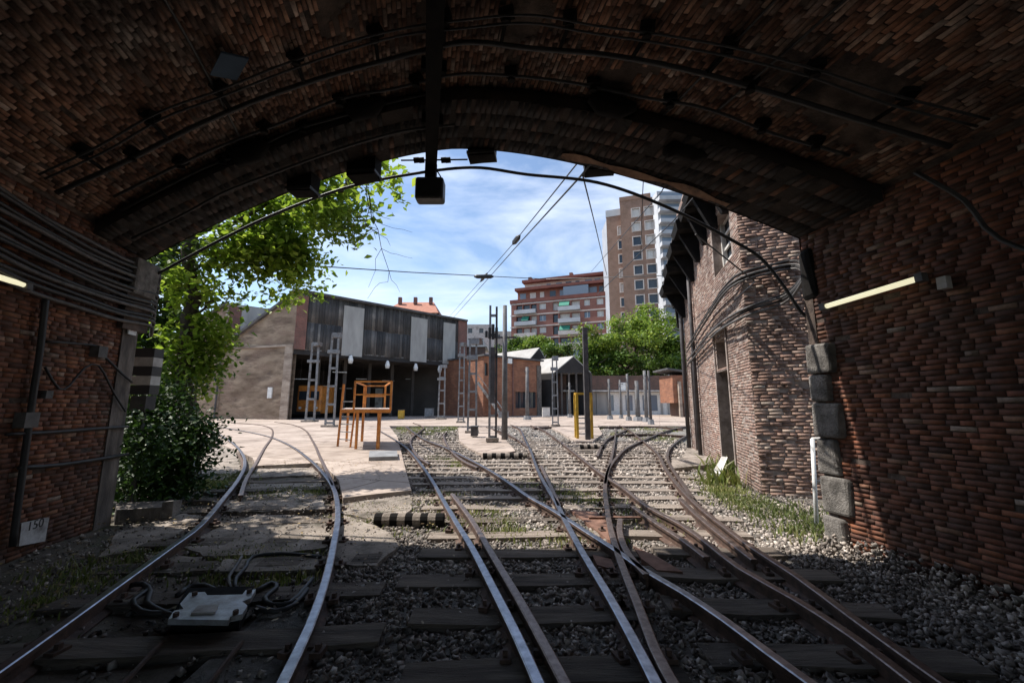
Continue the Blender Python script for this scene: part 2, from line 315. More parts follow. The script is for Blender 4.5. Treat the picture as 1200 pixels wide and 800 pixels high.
def np_mesh(name, V, tmpl, mat, parent=None, smooth=False, **kw):
    """V: (N,k,3) array; tmpl: list of face tuples in k; one mesh"""
    N, k, _ = V.shape
    off = ROOT.get(parent.name, Vector((0,0,0))) if parent is not None else Vector((0,0,0))
    V = V - np.array(off)
    fl = np.array([i for f in tmpl for i in f], dtype=np.int32); ln = np.array([len(f) for f in tmpl], dtype=np.int32)
    loops = (fl[None,:] + (np.arange(N)*k)[:,None]).ravel().astype(np.int32)
    tot = np.tile(ln, N); start = np.concatenate(([0], np.cumsum(tot)[:-1])).astype(np.int32)
    me = bpy.data.meshes.new(name); me.vertices.add(N*k); me.vertices.foreach_set('co', V.ravel().astype(np.float32))
    me.loops.add(len(loops)); me.loops.foreach_set('vertex_index', loops)
    me.polygons.add(len(tot)); me.polygons.foreach_set('loop_start', start); me.polygons.foreach_set('loop_total', tot.astype(np.int32))
    if smooth: me.polygons.foreach_set('use_smooth', np.ones(len(tot), dtype=bool))
    me.update(calc_edges=True); me.validate()
    me.materials.append(M[mat]); o = bpy.data.objects.new(name, me); C.objects.link(o)
    if parent is not None: o.parent = parent
    ROOT[o.name] = off
    if kw: tag(o, **kw)
    return o
def smoothline(pts, step=0.3):
    """Catmull-Rom through the points, resampled"""
    P = [Vector(p) for p in pts]; P = [P[0]*2-P[1]] + P + [P[-1]*2-P[-2]]; out = []
    for i in range(1, len(P)-2):
        a, b, c, d = P[i-1:i+3]; n = max(2, int((c-b).length/step))
        for j in range(n):
            t = j/n; out.append(0.5*((2*b)+(c-a)*t+(2*a-5*b+4*c-d)*t*t+(3*b-a-3*c+d)*t*t*t))
    out.append(P[-2]); return out
def relief(mapfn, u0, u1, v0, v1, bw=0.26, bh=0.075, gap=0.012, jit=0.006, prot=(0.0,0.02), holes=(), miss=0.03, keep=None, ujit=0.0, patch=0):
    q = []
    rows = int((v1-v0)/bh)
    for r in range(rows):
        va, vb = v0+r*bh+gap/2, v0+(r+1)*bh-gap/2
        u = u0 - (bw/2 if r % 2 else 0) + random.uniform(-ujit, ujit)
        while u < u1:
            w = bw*(0.55 if random.random() < 0.3 else 1)*random.uniform(0.9,1.15)
            a, b = max(u+gap/2, u0), min(u+w-gap/2, u1); u += w
            if b-a < 0.03 or random.random() < miss: continue
            um, vm = (a+b)/2, (va+vb)/2
            if any(h[0] < b and a < h[1] and h[2] < vm < h[3] for h in holes): continue
            if keep and not keep(um, vm): continue
            if patch and noise.noise(Vector((um*0.9, vm*1.6, patch))) > 0.50+random.uniform(-.12,.12): continue
            d = random.uniform(*prot); jd = min(jit, 0.003)
            if random.random() < 0.06: d = d*1.5+0.006
            J = lambda: random.uniform(-jit, jit)
            bb_ = -0.016; fr = [mapfn(a+J(), va+J(), d+random.uniform(-jd,jd)), mapfn(b+J(), va+J(), d+random.uniform(-jd,jd)), mapfn(b+J(), vb+J(), d+random.uniform(-jd,jd)), mapfn(a+J(), vb+J(), d+random.uniform(-jd,jd))]
            bk = [mapfn(a, va, -0.02), mapfn(b, va, -0.02), mapfn(b, vb, -0.02), mapfn(a, vb, -0.02)]
            q.append(fr+bk)
    return np.array([[tuple(p) for p in h] for h in q])
BT = [(0,1,2,3),(4,5,1,0),(5,6,2,1),(6,7,3,2),(7,4,0,3)]
def wall_open(mb, w, u0, u1, z0, z1, ops, depth=0.25, mi=0, rmi=None):
    """wall face with real recessed openings; ops: (ua,ub,za,zb)"""
    us = sorted(set([u0,u1]+[x for o in ops for x in o[:2]])); zs = sorted(set([z0,z1]+[x for o in ops for x in o[2:4]]))
    for i in range(len(us)-1):
        for j in range(len(zs)-1):
            um, zm = (us[i]+us[i+1])/2, (zs[j]+zs[j+1])/2
            if any(o[0]<um<o[1] and o[2]<zm<o[3] for o in ops): continue
            a,b,c,d = us[i],us[i+1],zs[j],zs[j+1]
            mb.face([w.P(a,c),w.P(b,c),w.P(b,d),w.P(a,d)], mi, [(a,c),(b,c),(b,d),(a,d)])
    r = mi if rmi is None else rmi
    for a,b,c,d in ops:
        mb.face([w.P(a,c),w.P(a,c,-depth),w.P(a,d,-depth),w.P(a,d)], r); mb.face([w.P(b,c,-depth),w.P(b,c),w.P(b,d),w.P(b,d,-depth)], r)
        mb.face([w.P(a,d,-depth),w.P(b,d,-depth),w.P(b,d),w.P(a,d)], r); mb.face([w.P(a,c),w.P(b,c),w.P(b,c,-depth),w.P(a,c,-depth)], r)
# ------------------------------------------------------------------ world, sun, camera
cam = bpy.data.cameras.new('camera'); cam.lens = 14.0; cam.sensor_width = 36; cam.clip_end = 2000; cam.clip_start = 0.05
co = bpy.data.objects.new('camera', cam); C.objects.link(co); co.location = (0,0,H); co.rotation_euler = (math.pi/2+TILT, 0, 0); sc.camera = co
SUN = Vector((-0.56, 0.14, 0.82)).normalized()
sl = bpy.data.lights.new('sun', 'SUN'); sl.energy = 4.6; sl.angle = math.radians(0.53); sl.color = (1.0,0.95,0.88)
so = bpy.data.objects.new('sun', sl); C.objects.link(so); so.rotation_euler = SUN.to_track_quat('Z','Y').to_euler()
wd = bpy.data.worlds.new('World'); sc.world = wd; wd.use_nodes = True; nt = wd.node_tree; bg = nt.nodes['Background']
sky = nt.nodes.new('ShaderNodeTexSky'); sky.sky_type = 'NISHITA'; sky.sun_disc = False
sky.sun_elevation = math.asin(SUN.z); sky.sun_rotation = math.atan2(SUN.x, SUN.y); sky.air_density = 1.1; sky.dust_density = 0.8; sky.ozone_density = 2.2
tc = nt.nodes.new('ShaderNodeTexCoord'); mp = nt.nodes.new('ShaderNodeMapping'); mp.inputs['Scale'].default_value = (1.0,1.0,3.2); mp.inputs['Location'].default_value = (0.35,0.2,0.1); mp.inputs['Rotation'].default_value = (0.0,0.25,0.4)
nt.links.new(tc.outputs['Generated'], mp.inputs[0])
n1 = noisen(nt, 2.1, 9, 0.56, vec=mp.outputs[0], dist=0.3)
cr = ramp(nt, [(0.47,(0,0,0)),(0.78,(0.75,)*3)]); nt.links.new(n1.outputs[0], cr.inputs[0])
skc = mixc(nt, cr.outputs[0], sky.outputs[0], (7.2,7.6,8.4))
nt.links.new(skc, bg.inputs[0]); bg.inputs[1].default_value = 0.128
vs = sc.view_settings; vs.view_transform = 'Standard'; vs.look = 'None'; vs.gamma = 1; vs.exposure = 0.62; vs.use_curve_mapping = False
sc.render.engine = 'CYCLES'
try: sc.cycles.max_bounces = 8; sc.cycles.diffuse_bounces = 5
except Exception: pass
# ------------------------------------------------------------------ ground
mb = MB(); mb.face([(-900,-300,-0.06),(900,-300,-0.06),(900,1500,-0.06),(-900,1500,-0.06)]); mb.build('ground', 'dirt', kind='structure')
def hgt(x, y): return 0.035*noise.noise(Vector((x*0.9, y*0.9, 0))) + 0.02*noise.noise(Vector((x*3.1, y*3.1, 5)))
def terrain(name, x0, x1, y0, y1, st, mat, zb=0.0, edge=None):
    mb = MB(); nx, ny = int((x1-x0)/st), int((y1-y0)/st)
    for j in range(ny+1):
        for i in range(nx+1):
            x, y = x0+i*st, y0+j*st; mb.v.append((x, y, zb+hgt(x,y)))
    for j in range(ny):
        for i in range(nx):
            a = j*(nx+1)+i; mb.f.append((a,a+1,a+nx+2,a+nx+1)); mb.m.append(0)
            mb.uv += [(0,0)]*4
    return mb.build(name, mat, smooth=True, kind='structure')
terrain('track_bed', -1.9, 14.0, -3, 27, 0.15, 'gravelbed')
terrain('track_side', -14.0, -1.9, -3, 14, 0.15, 'dirt', -0.01)
# paved areas: real slabs about a rail's height thick
def gpoly(pts, z): return [(G(x,y,z).x, G(x,y,z).y) for x, y in pts]
ZP = 0.10
P_main = gpoly([(228,497),(455,497.5),(466,512),(474,545),(482,574),(444,578),(402,583),(397,562),(380,545),(372,542),(340,543.5),(300,545.5),(296,536),(268,524),(240,512)], ZP)
P_isl = gpoly([(537,501),(572,500),(590,512),(604,528),(585,532),(566,532),(550,525),(538,516)], ZP)
P_isr = gpoly([(642,498),(700,498),(706,508),(694,517),(676,517),(658,507)], ZP)
mb = MB(); mb.slab(P_main, -0.1, ZP); mb.slab(P_isl, -0.1, ZP); mb.slab(P_isr, -0.1, ZP)
mb.slab([(-60,27),(30,27),(30,75),(-60,75)], -0.1, ZP-0.004)
mb.slab([(-60,13.9),(G(226,497).x,13.9),(G(226,497).x,26.99),(-60,26.99)], -0.1, ZP-0.006)
mb.build('yard_paving', 'pave', kind='structure')
def rag(poly, st=0.14, j=0.028):
    out = []
    for i in range(len(poly)):
        a, b = Vector(poly[i]), Vector(poly[(i+1)%len(poly)]); n = max(1, int((b-a).length/st))
        for k_ in range(n): p = a.lerp(b, k_/n); out.append((p.x+random.uniform(-j,j), p.y+random.uniform(-j,j)))
    return out
mb = MB(); P_slabs = gpoly([(396,590),(480,580),(484,596),(452,612),(398,600)], 0.05)
mb.slab(rag(P_slabs), -0.1, 0.05)
for pp in ([(404,604),(452,622),(470,640),(440,664),(396,662),(392,640)], [(205,640),(262,616),(300,602),(360,604),(384,610),(383,640),(330,648),(240,650)],
           [(175,648),(235,652),(226,668),(160,672)], [(262,656),(372,652),(366,668),(250,670)], [(246,585),(352,575),(376,582),(380,596),(280,600)],
           [(140,622),(215,600),(240,604),(180,640),(120,650)], [(300,549),(368,548),(374,556),(292,560)], [(292,564),(374,561),(378,569),(286,573)]):
    mb.slab(rag(gpoly(pp, 0.04)), -0.1, 0.03+random.uniform(0,0.02))
mb.slab(rag(gpoly([(240,515),(276,528),(282,550),(262,562),(225,560),(205,540)], 0.05)), -0.1, 0.05)
mb.slab(gpoly([(788,540),(836,536),(838,546),(786,552)], 0.06), -0.1, 0.12)
mb.slab(gpoly([(808,519),(826,520),(834,536),(800,537)], 0.06), -0.1, 0.08)
mb.build('concrete_slabs', 'pave_old', kind='structure')
def inpoly(x, y, poly):
    c = False; n = len(poly)
    for i in range(n):
        x1,y1 = poly[i]; x2,y2 = poly[(i+1)%n]
        if (y1>y) != (y2>y) and x < (x2-x1)*(y-y1)/(y2-y1)+x1: c = not c
    return c
# ------------------------------------------------------------------ rails
RT = 0.14
RAILS = {
 'L1': [(-90,845),(0,782),(60,740),(130,690),(200,640),(235,614),(262,583),(280,560),(287,544),(284,531),(272,518),(252,506),(235,501)],
 'L1b': [(282,580),(289,560),(301,540),(310,524),(319,510),(317,501),(301,497),(272,495)],
 'L2': [(318,825),(332,795),(362,733),(381,680),(391,637),(396,602),(392,574),(380,555),(362,537),(341,522),(318,512),(293,506),(258,500)],
 'L2b': [(390,568),(382,549),(374,532),(367,517),(357,503),(342,497),(322,494)],
 'M1': [(645,830),(632,800),(607,745),(583,697),(553,640),(536,613),(520,586),(505,560),(490,539),(476,524),(460,513),(446,505)],
 'M1g': [(680,830),(663,800),(639,755),(610,703),(578,650),(552,607),(530,578)],
 'M1b': [(503,543),(489,533),(481,520),(483,512),(492,505),(496,500),(484,495)],
 'M2': [(1010,842),(953,800),(900,762),(850,725),(800,692),(753,665),(720,642),(688,622),(660,604),(640,592),(618,580),(594,563),(570,548),(545,535),(520,523),(497,514),(482,504),(476,499)],
 'M2g': [(560,547),(541,538),(526,524),(520,510),(524,505)],
 'N1': [(785,830),(770,800),(740,743),(710,690),(684,648),(663,610),(652,588),(642,572),(633,556),(627,542),(622,528),(615,514),(609,502),(598,497)],
 'N0': [(620,524),(606,514),(590,506),(570,500)],
 'P1': [(806,830),(790,800),(767,757),(747,705),(728,658),(716,620),(711,592),(709,572),(711,556),(716,538),(720,518),(722,502)],
 'P1c': [(758,672),(742,655),(731,638),(726,620),(727,607)],
 'N2': [(655,592),(648,575),(640,558),(634,545)],
 'Q': [(1110,828),(1075,800),(1000,744),(933,701),(867,664),(833,638),(800,614),(760,593),(731,571),(706,555),(680,535),(658,518),(638,504),(622,498)],
 'Qg': [(828,652),(800,631),(770,612),(741,592)],
 'R': [(1150,828),(1110,800),(1060,765),(1000,722),(933,673),(883,641),(852,618),(820,593),(796,569),(780,548),(770,530),(755,517),(738,504),(726,498)],
 'Rg': [(884,655),(850,629),(818,603),(797,583)],
 'R2': [(812,583),(796,560),(786,545),(782,534),(786,523),(800,512),(815,505)],
 'S': [(709,566),(713,549),(722,536),(735,524),(757,514),(782,504),(808,498)],
 'T': [(722,509),(760,508),(806,510)],
 'U': [(700,534),(706,521),(715,512),(735,503)],
 'V': [(626,501),(660,499),(700,500),(760,499),(800,502)],
}
RLAB = {
 'L1':'left running rail of the curved track beside the left brick wall','L1b':'short inner switch rail hugging the curved left rail at the switch by the shrubs',
 'L2':'bright right running rail of the left track, passing the grey switch machine','L2b':'branch rail peeling off in the paving towards the depot beside the orange platform',
 'M1':'bright polished left rail of the middle track','M1g':'dull rusty check rail running just right of the bright middle-left rail','M1b':'small hooked rail crossing behind the orange platform',
 'M2':'long rail crossing the whole picture from the orange platform to the lower right','M2g':'short hooked guard rail at the pale paved island',
 'N1':'bright rail rising from bottom centre to the tall twin mast','N0':'short rail joining from the left near the foot of the tall twin mast',
 'P1':'dull rail climbing almost straight up through the crossing towards the yellow frame','P1c':'short bent wing rail at the rusty crossing','N2':'short rusty rail beside the crossing in sunlight',
 'Q':'rusty rail second from the right in the foreground','Qg':'rusty check rail along the lower left side of the second rail from the right',
 'R':'outermost right rail with a thin bright edge','Rg':'rusty check rail inside the outermost right rail','R2':'curved rail bending round towards the old brick building','S':'dark rail crossing from the yard centre towards the old brick building','T':'straight low rail lying across the far yard','U':'short curved rail by the yellow frame','V':'thin far rail across the yard in front of the white wall'}
SHINY = {'L1','L2','M1','N1','M2'}
RAILP = {}
def make_rail(k, pix):
    pts = smoothline([G(x,y,RT) for x,y in pix], 0.25); RAILP[k] = pts
    sc_ = 1.0
    prof = [(-0.065,0),(0.065,0),(0.065,0.012),(0.012,0.03),(0.012,0.095),(0.034,0.105),(0.034,0.134),(0.026,0.14),(-0.026,0.14),(-0.034,0.134),(-0.034,0.105),(-0.012,0.095),(-0.012,0.03),(-0.065,0.012)]
    mb = MB(); n = len(prof)
    for i, p in enumerate(pts):
        t = (pts[min(i+1,len(pts)-1)]-pts[max(i-1,0)]); t.z = 0; t.normalize(); r = Vector((t.y,-t.x,0))
        for x, z in prof: q = p + r*x; mb.v.append((q.x, q.y, z+(RT-0.14)+0.0))
    for i in range(len(pts)-1):
        for j in range(n):
            mb.f.append((i*n+j, i*n+(j+1)%n, (i+1)*n+(j+1)%n, (i+1)*n+j)); mb.m.append(1 if j in (6,7,8) else 0); mb.uv += [(0,0)]*4
    for b, o in ((0,1),(( len(pts)-1)*n,-1)):
        mb.f.append(tuple(range(b,b+n))[::o]); mb.m.append(0); mb.uv += [(0,0)]*n
    mb.build('rail', ['rust', 'steel_top' if k in SHINY else 'steel_dull'], label=RLAB[k], cat='rail', group='rails of the depot tracks')
for k, pix in RAILS.items(): make_rail(k, pix)
def rx(k, y):
    P = RAILP[k]
    for a, b in zip(P, P[1:]):
        if (a.y-y)*(b.y-y) <= 0 and a.y != b.y: return a.x+(b.x-a.x)*(y-a.y)/(b.y-a.y)
    return None
# sleepers
def sleeper(x0, x1, y, dy, mat, lab, grp, zt=0.042, w=0.24):
    mb = MB(); n = max(2, int((x1-x0)/0.5)); 
    a, b = Vector((x0,y-dy/2,0)), Vector((x1,y+dy/2,0)); r = Vector((-(b-a).y,(b-a).x,0)).normalized()*w/2; q = []
    zz = [zt+random.uniform(-0.012,0.012) for _ in range(n+1)]; ww = [random.uniform(0.9,1.06) for _ in range(n+1)]
    for i in range(n):
        p0, p1 = a.lerp(b, i/n), a.lerp(b, (i+1)/n)
        A = [p0-r*ww[i], p1-r*ww[i+1], p1+r*ww[i+1], p0+r*ww[i]]
        top = [Vector((p.x,p.y,z)) for p, z in zip(A, (zz[i],zz[i+1],zz[i+1],zz[i]))]; bot = [Vector((p.x,p.y,-0.12)) for p in A]
        mb.hexa(bot+top)
    mb.build('sleeper', mat, label=lab, cat='sleeper', group=grp)
y = 2.2
while y < 12.5:
    a, b = rx('L1', y), rx('L2', y)
    if y > 8.0: b = (b or -3.0)
    if a is not None and b is not None and y < 8.6:
        sleeper(a-0.42, b+0.45, y+random.uniform(-.03,.03), 0.25, 'timber' if y < 6 or random.random()<0.5 else 'timber_pale', 'dark timber sleeper under the curved left track', 'sleepers of the left track')  # pale sunlit timber is mixed in only past the portal shade
    y += 0.68
y = 2.0
while y < 17:
    a = rx('M1', y); 
    if a is None: a = -1.0
    c = rx('R', y) or 7.0; b = rx('N1', y) or 2.0
    pal = y > 4.6  # sunlight put into the colour: pale timber beyond the tunnel's shadow edge
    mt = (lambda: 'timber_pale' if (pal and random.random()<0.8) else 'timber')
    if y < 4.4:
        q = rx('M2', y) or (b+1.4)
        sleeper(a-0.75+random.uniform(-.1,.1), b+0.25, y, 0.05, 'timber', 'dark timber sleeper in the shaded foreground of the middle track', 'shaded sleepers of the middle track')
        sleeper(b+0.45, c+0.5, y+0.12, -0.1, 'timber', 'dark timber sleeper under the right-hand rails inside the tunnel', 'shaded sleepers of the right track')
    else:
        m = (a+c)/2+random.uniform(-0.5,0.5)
        sleeper(a-0.35+random.uniform(-.2,.1), m, y, 0.04, mt(), 'weathered timber in pale sunlit colour beneath the left half of the track fan', 'sunlit sleepers of the middle track')
        sleeper(m+0.12, c+0.4+random.uniform(-.1,.2), y+0.05, -0.04, mt(), 'weathered timber in pale sunlit colour beneath the right half of the track fan', 'sunlit sleepers of the right track')
    y += 0.62
# rusty switch plates at the crossing
for k, (pp, lb) in enumerate(((( (668,597),(700,600),(722,622),(736,640),(712,632)), 'rust-red steel plate between rails at the crossing'), (((742,640),(770,652),(800,670),(770,668),(752,655)), 'brown steel plate right of the crossing'), (((694,650),(716,655),(722,668),(700,662)), 'small rusty plate at the shadow edge below the crossing'))):
    mb = MB(); mb.slab(gpoly(pp, 0.05), 0.0, 0.055); mb.build('crossing_plate', 'rust_plate', label=lb, cat='steel plate')
mb = MB(); mb.bar(G(690,606,.07), G(752,606,.07), 0.05, 0.02); mb.build('tie_bar', 'rust_plate', label='rust-orange tie bar linking rails above the crossing', cat='tie bar')
# rail fastenings
fm = MB()
for k in ('M1','M2','N1','Q','R','L1','L2','P1'):
    y = 2.1
    while y < 13:
        x = rx(k, y)
        if x is not None and not (k[0]=='L' and y>8):
            for s in (-0.095, 0.095):
                fm.box((x+s, y, 0.05), (0.07,0.10,0.035), random.uniform(-.3,.3)); fm.box((x+s, y, 0.08), (0.03,0.03,0.04))
        y += 0.62 if k[0] != 'L' else 0.68
fm.build('rail_fastenings', 'rust', kind='stuff', label='rusty bolted rail clamps along the rail feet', cat='rail clamps')
# ------------------------------------------------------------------ ballast stones
def ico():
    t = (1+5**.5)/2; v = np.array([(-1,t,0),(1,t,0),(-1,-t,0),(1,-t,0),(0,-1,t),(0,1,t),(0,-1,-t),(0,1,-t),(t,0,-1),(t,0,1),(-t,0,-1),(-t,0,1)],dtype=float)
    v /= np.linalg.norm(v[0]); f = [(0,11,5),(0,5,1),(0,1,7),(0,7,10),(0,10,11),(1,5,9),(5,11,4),(11,10,2),(10,7,6),(7,1,8),(3,9,4),(3,4,2),(3,2,6),(3,6,8),(3,8,9),(4,9,5),(2,4,11),(6,2,10),(8,6,7),(9,8,1)]
    return v, f
IV, IF = ico()
CV = np.array([(-.6,-.6,-.6),(.6,-.6,-.6),(.6,.6,-.6),(-.6,.6,-.6),(-.6,-.6,.6),(.6,-.6,.6),(.6,.6,.6),(-.6,.6,.6)]); CF = [(3,2,1,0),(4,5,6),(4,6,7),(0,1,5,4),(1,2,6),(1,6,5),(2,3,7,6),(3,0,4),(3,4,7)]
def stones(pos, size):
    n = len(pos); V = CV[None]+RNG.uniform(-0.34,0.34,(n,8,3))
    V = V*RNG.uniform(0.45,1.35,(n,1,3))
    a = RNG.uniform(0,6.28,(n,3)); out = V
    for ax in range(3):
        c, s = np.cos(a[:,ax])[:,None], np.sin(a[:,ax])[:,None]; i, j = (ax+1)%3, (ax+2)%3
        p, q = out[:,:,i].copy(), out[:,:,j].copy(); out = out.copy(); out[:,:,i] = p*c-q*s; out[:,:,j] = p*s+q*c
    return out*size[:,None,None]+pos[:,None,:]
def tunnel_wall_x(y, side):  # wall x at depth y
    if side > 0: return 3.66+(4.8-y)*0.222 if y < 4.8 else (5.0 if y < 7.4 else 4.5+(y-7.4)*0.27)
    return -5.39+(5.6-y)*0.222 if y < 5.6 else -7.5
polys = [P_main, P_isl, P_isr, P_slabs]
pos = []; siz = []
def scatter(x0,x1,y0,y1,dens,smin,smax,cond=None):
    n = int((x1-x0)*(y1-y0)*dens)
    for _ in range(n):
        x, y = random.uniform(x0,x1), random.uniform(y0,y1)
        if x > tunnel_wall_x(y,1)-0.03: continue
        if any(inpoly(x,y,p) for p in polys): continue
        if cond and not cond(x,y): continue
        s = smin+(smax*1.15-smin)*random.random()**1.7; pos.append((x,y,hgt(x,y)+s*0.25)); siz.append(s)
scatter(-1.7,4.6,1.6,4.9,1150,0.007,0.027,lambda x,y: x > (rx('L2',y) or -1.5)+0.05)
scatter(-2.6,6.0,4.9,9.0,720,0.008,0.030,lambda x,y: x > (rx('L2',y) or -3)+0.1)
scatter(-4.5,9.0,9.0,17.0,130,0.018,0.05)
scatter(-6,13,17.0,26.9,22,0.03,0.06)
scatter(-5.2,-0.8,1.8,8.0,150,0.006,0.024)
for _ in range(1600):
    x, y = random.uniform(-4.6,-0.9), random.uniform(3.2,8.0)
    s_ = random.uniform(0.005,0.014); pos.append((x,y,0.05+s_*.3)); siz.append(s_)
# rubble against the right wall foot
for _ in range(1500):
    y = random.uniform(1.8,5.2); x = tunnel_wall_x(y,1)-abs(random.gauss(0,0.28)); s = random.uniform(0.008,0.03)
    pos.append((x,y,0.02+max(0,0.16-(tunnel_wall_x(y,1)-x)*0.4)*random.random())); siz.append(s)
np_mesh('ballast', stones(np.array(pos), np.array(siz)), CF, 'stones', kind='stuff', label='loose grey crushed stone ballast between the rails', cat='ballast')
# ------------------------------------------------------------------ grass and weeds
def grass(areas, name='grass'):
    V = []
    for (poly, n, h0, h1, cl) in areas:
        xs = [p[0] for p in poly]; ys = [p[1] for p in poly]
        cs = []
        while len(cs) < cl:
            x, y = random.uniform(min(xs),max(xs)), random.uniform(min(ys),max(ys))
            if inpoly(x,y,poly): cs.append((x,y,random.uniform(0.06,0.3)))
        for _ in range(n):
            cx, cy, r = random.choice(cs); x, y = cx+random.gauss(0,r), cy+random.gauss(0,r*0.8)
            h = random.uniform(h0,h1); a = random.uniform(0,6.28); w = h*0.09+0.004
            lx, ly = random.gauss(0,h*0.45), random.gauss(0,h*0.45); dx, dy = math.cos(a)*w, math.sin(a)*w
            V.append([(x-dx,y-dy,-0.02),(x+dx,y+dy,-0.02),(x+lx*.4+dx*.6,y+ly*.4+dy*.6,h*.6),(x+lx*.4-dx*.6,y+ly*.4-dy*.6,h*.6),(x+lx,y+ly,h)])
    np_mesh(name, np.array(V), [(0,1,2,3),(3,2,4)], 'grass', kind='stuff', label='tufts of green and dry yellow grass among the stones', cat='grass')
gp = lambda pts: gpoly(pts, 0.0)
grass([(gp([(822,558),(850,570),(905,592),(960,596),(975,620),(965,640),(900,612),(850,590)]), 4200, 0.03, 0.10, 75),
       (gp([(852,525),(862,520),(872,560),(866,585),(848,570)]), 900, 0.08, 0.42, 10),
       (gp([(462,501),(534,500),(536,508),(500,509),(470,507)]), 4000, 0.04, 0.11, 60),
       (gp([(700,500),(790,500),(800,520),(740,524)]), 3500, 0.04, 0.10, 60),
       (gp([(238,560),(288,556),(290,568),(236,575)]), 2200, 0.03, 0.1, 20),
       (gp([(300,575),(375,573),(385,585),(290,590)]), 1200, 0.02, 0.09, 16),
       (gp([(30,720),(60,670),(180,640),(220,640),(120,710)]), 1500, 0.02, 0.07, 30),
       (gp([(250,640),(370,640),(370,690),(230,690)]), 1500, 0.02, 0.07, 20),
       (gp([(470,580),(500,575),(700,640),(560,650)]), 1800, 0.02, 0.09, 26),
       (gp([(470,525),(600,560),(760,600),(850,640),(700,600)]), 2500, 0.02, 0.09, 50),
       (gp([(395,600),(470,590),(500,620),(410,640)]), 900, 0.02, 0.08, 12)])
V = []
for _ in range(2600):
    x, y = random.uniform(-6.0,-0.5), random.uniform(3.0,11.0)
    if random.random() > (0.25 + 0.75*max(0,(-x-1)/5)): continue
    z = 0.075 if y < 8 else 0.12; a = random.uniform(0,6.28); l = random.uniform(.012,.035); ca, sa = math.cos(a)*l, math.sin(a)*l; w = .5
    V.append([(x-ca,y-sa,z),(x-sa*w,y+ca*w,z+random.uniform(0,.012)),(x+ca,y+sa,z+random.uniform(0,.01)),(x+sa*w,y-ca*w,z+random.uniform(0,.012))])
M['litter'] = leafmat('litter', (0.10,0.06,0.03), (0.22,0.14,0.06), (0.35,0.26,0.10), 0.1)
np_mesh('leaf_litter', np.array(V), [(0,1,2,3)], 'litter', kind='stuff', label='scattered dry fallen leaves around the left track', cat='leaf litter')
# ------------------------------------------------------------------ tunnel
CP = Vector((-0.865, 5.2, 0)); PU = Vector((9.05,-0.8,0)).normalized(); AX = Vector((0.2165,-0.9763,0)); HW = 4.543
def zc(u, lift=0.0): return 5.19+lift-1.5*(abs(u)/4.5)**1.6
ZS = zc(HW)
def TP(u, w, z): p = CP+PU*u+AX*w; return Vector((p.x,p.y,z))
us = np.linspace(-HW, HW, 65)
def arcmap(lift):
    pts = [(u, zc(u,lift)) for u in np.linspace(-HW,HW,400)]
    L = [0]
    for a, b in zip(pts, pts[1:]): L.append(L[-1]+math.hypot(b[0]-a[0], b[1]-a[1]))
    def f(wv, sarc, d):      # wv along the axis, sarc arc length, d inwards
        i = min(max(int(np.searchsorted(L, sarc))-1, 0), 398); t = (sarc-L[i])/(L[i+1]-L[i])
        u = pts[i][0]+(pts[i+1][0]-pts[i][0])*t; z = pts[i][1]+(pts[i+1][1]-pts[i][1])*t
        tx, tz = pts[i+1][0]-pts[i][0], pts[i+1][1]-pts[i][1]; l = math.hypot(tx,tz); nx, nz = tz/l, -tx/l
        return TP(u+nx*d, wv, z+nz*d)
    return f, L[-1]
tun = thing('tunnel', 'wide sooty brick tunnel vault with hanging cables framing the whole yard', 'tunnel', TP(0,0,0))
RW = 0.95; TL = 15.0
fv, Lv = arcmap(0.16); fr_, Lr = arcmap(0.0)
# vault mortar shell + modelled bricks
mb = MB()
for i in range(64):
    a, b = us[i], us[i+1]
    for w0, w1 in ((RW, 6.0),(6.0,TL)):
        mb.face([TP(a,w0,zc(a,.167)), TP(b,w0,zc(b,.167)), TP(b,w1,zc(b,.167)), TP(a,w1,zc(a,.167))])
vo = mb.build('vault', 'mortar_dark', tun)
V = relief(lambda u, v, d: fv(u, v, d), RW+0.01, 6.2, 0.02, Lv-0.02, bw=0.17, bh=0.048, gap=0.010, prot=(0.0,0.003), miss=0.03, ujit=0.1, patch=3.7)
np_mesh('vault_bricks', V, BT, 'brick_vault', vo)
# ring
mb = MB()
for i in range(64):
    a, b = us[i], us[i+1]
    mb.face([TP(a,0,zc(a,.007)), TP(b,0,zc(b,.007)), TP(b,RW,zc(b,.007)), TP(a,RW,zc(a,.007))])
    mb.face([TP(a,RW,zc(a)), TP(b,RW,zc(b)), TP(b,RW,zc(b,.2)), TP(a,RW,zc(a,.2))])
ro = mb.build('portal_ring', 'render_patch', tun)
mb = MB()
prev = None
for i in range(15):
    sa = Lr*(0.66+0.235*i/14); w_ = 0.11+0.05*math.sin(i*1.3)+random.uniform(-.015,.015); c_ = 0.12+0.02*math.sin(i*.8)
    cur = (fr_(max(.02,c_-w_/2), sa, 0.022), fr_(c_+w_/2, sa, 0.022))
    if prev: mb.face([prev[0],cur[0],cur[1],prev[1]]) 
    prev = cur
mb.build('render_streak', 'plaster_streak', tun)
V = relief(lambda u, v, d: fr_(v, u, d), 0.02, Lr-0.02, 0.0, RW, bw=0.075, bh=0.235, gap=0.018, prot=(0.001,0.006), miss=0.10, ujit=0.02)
np_mesh('ring_bricks', V, BT, 'brick_sooty', ro)
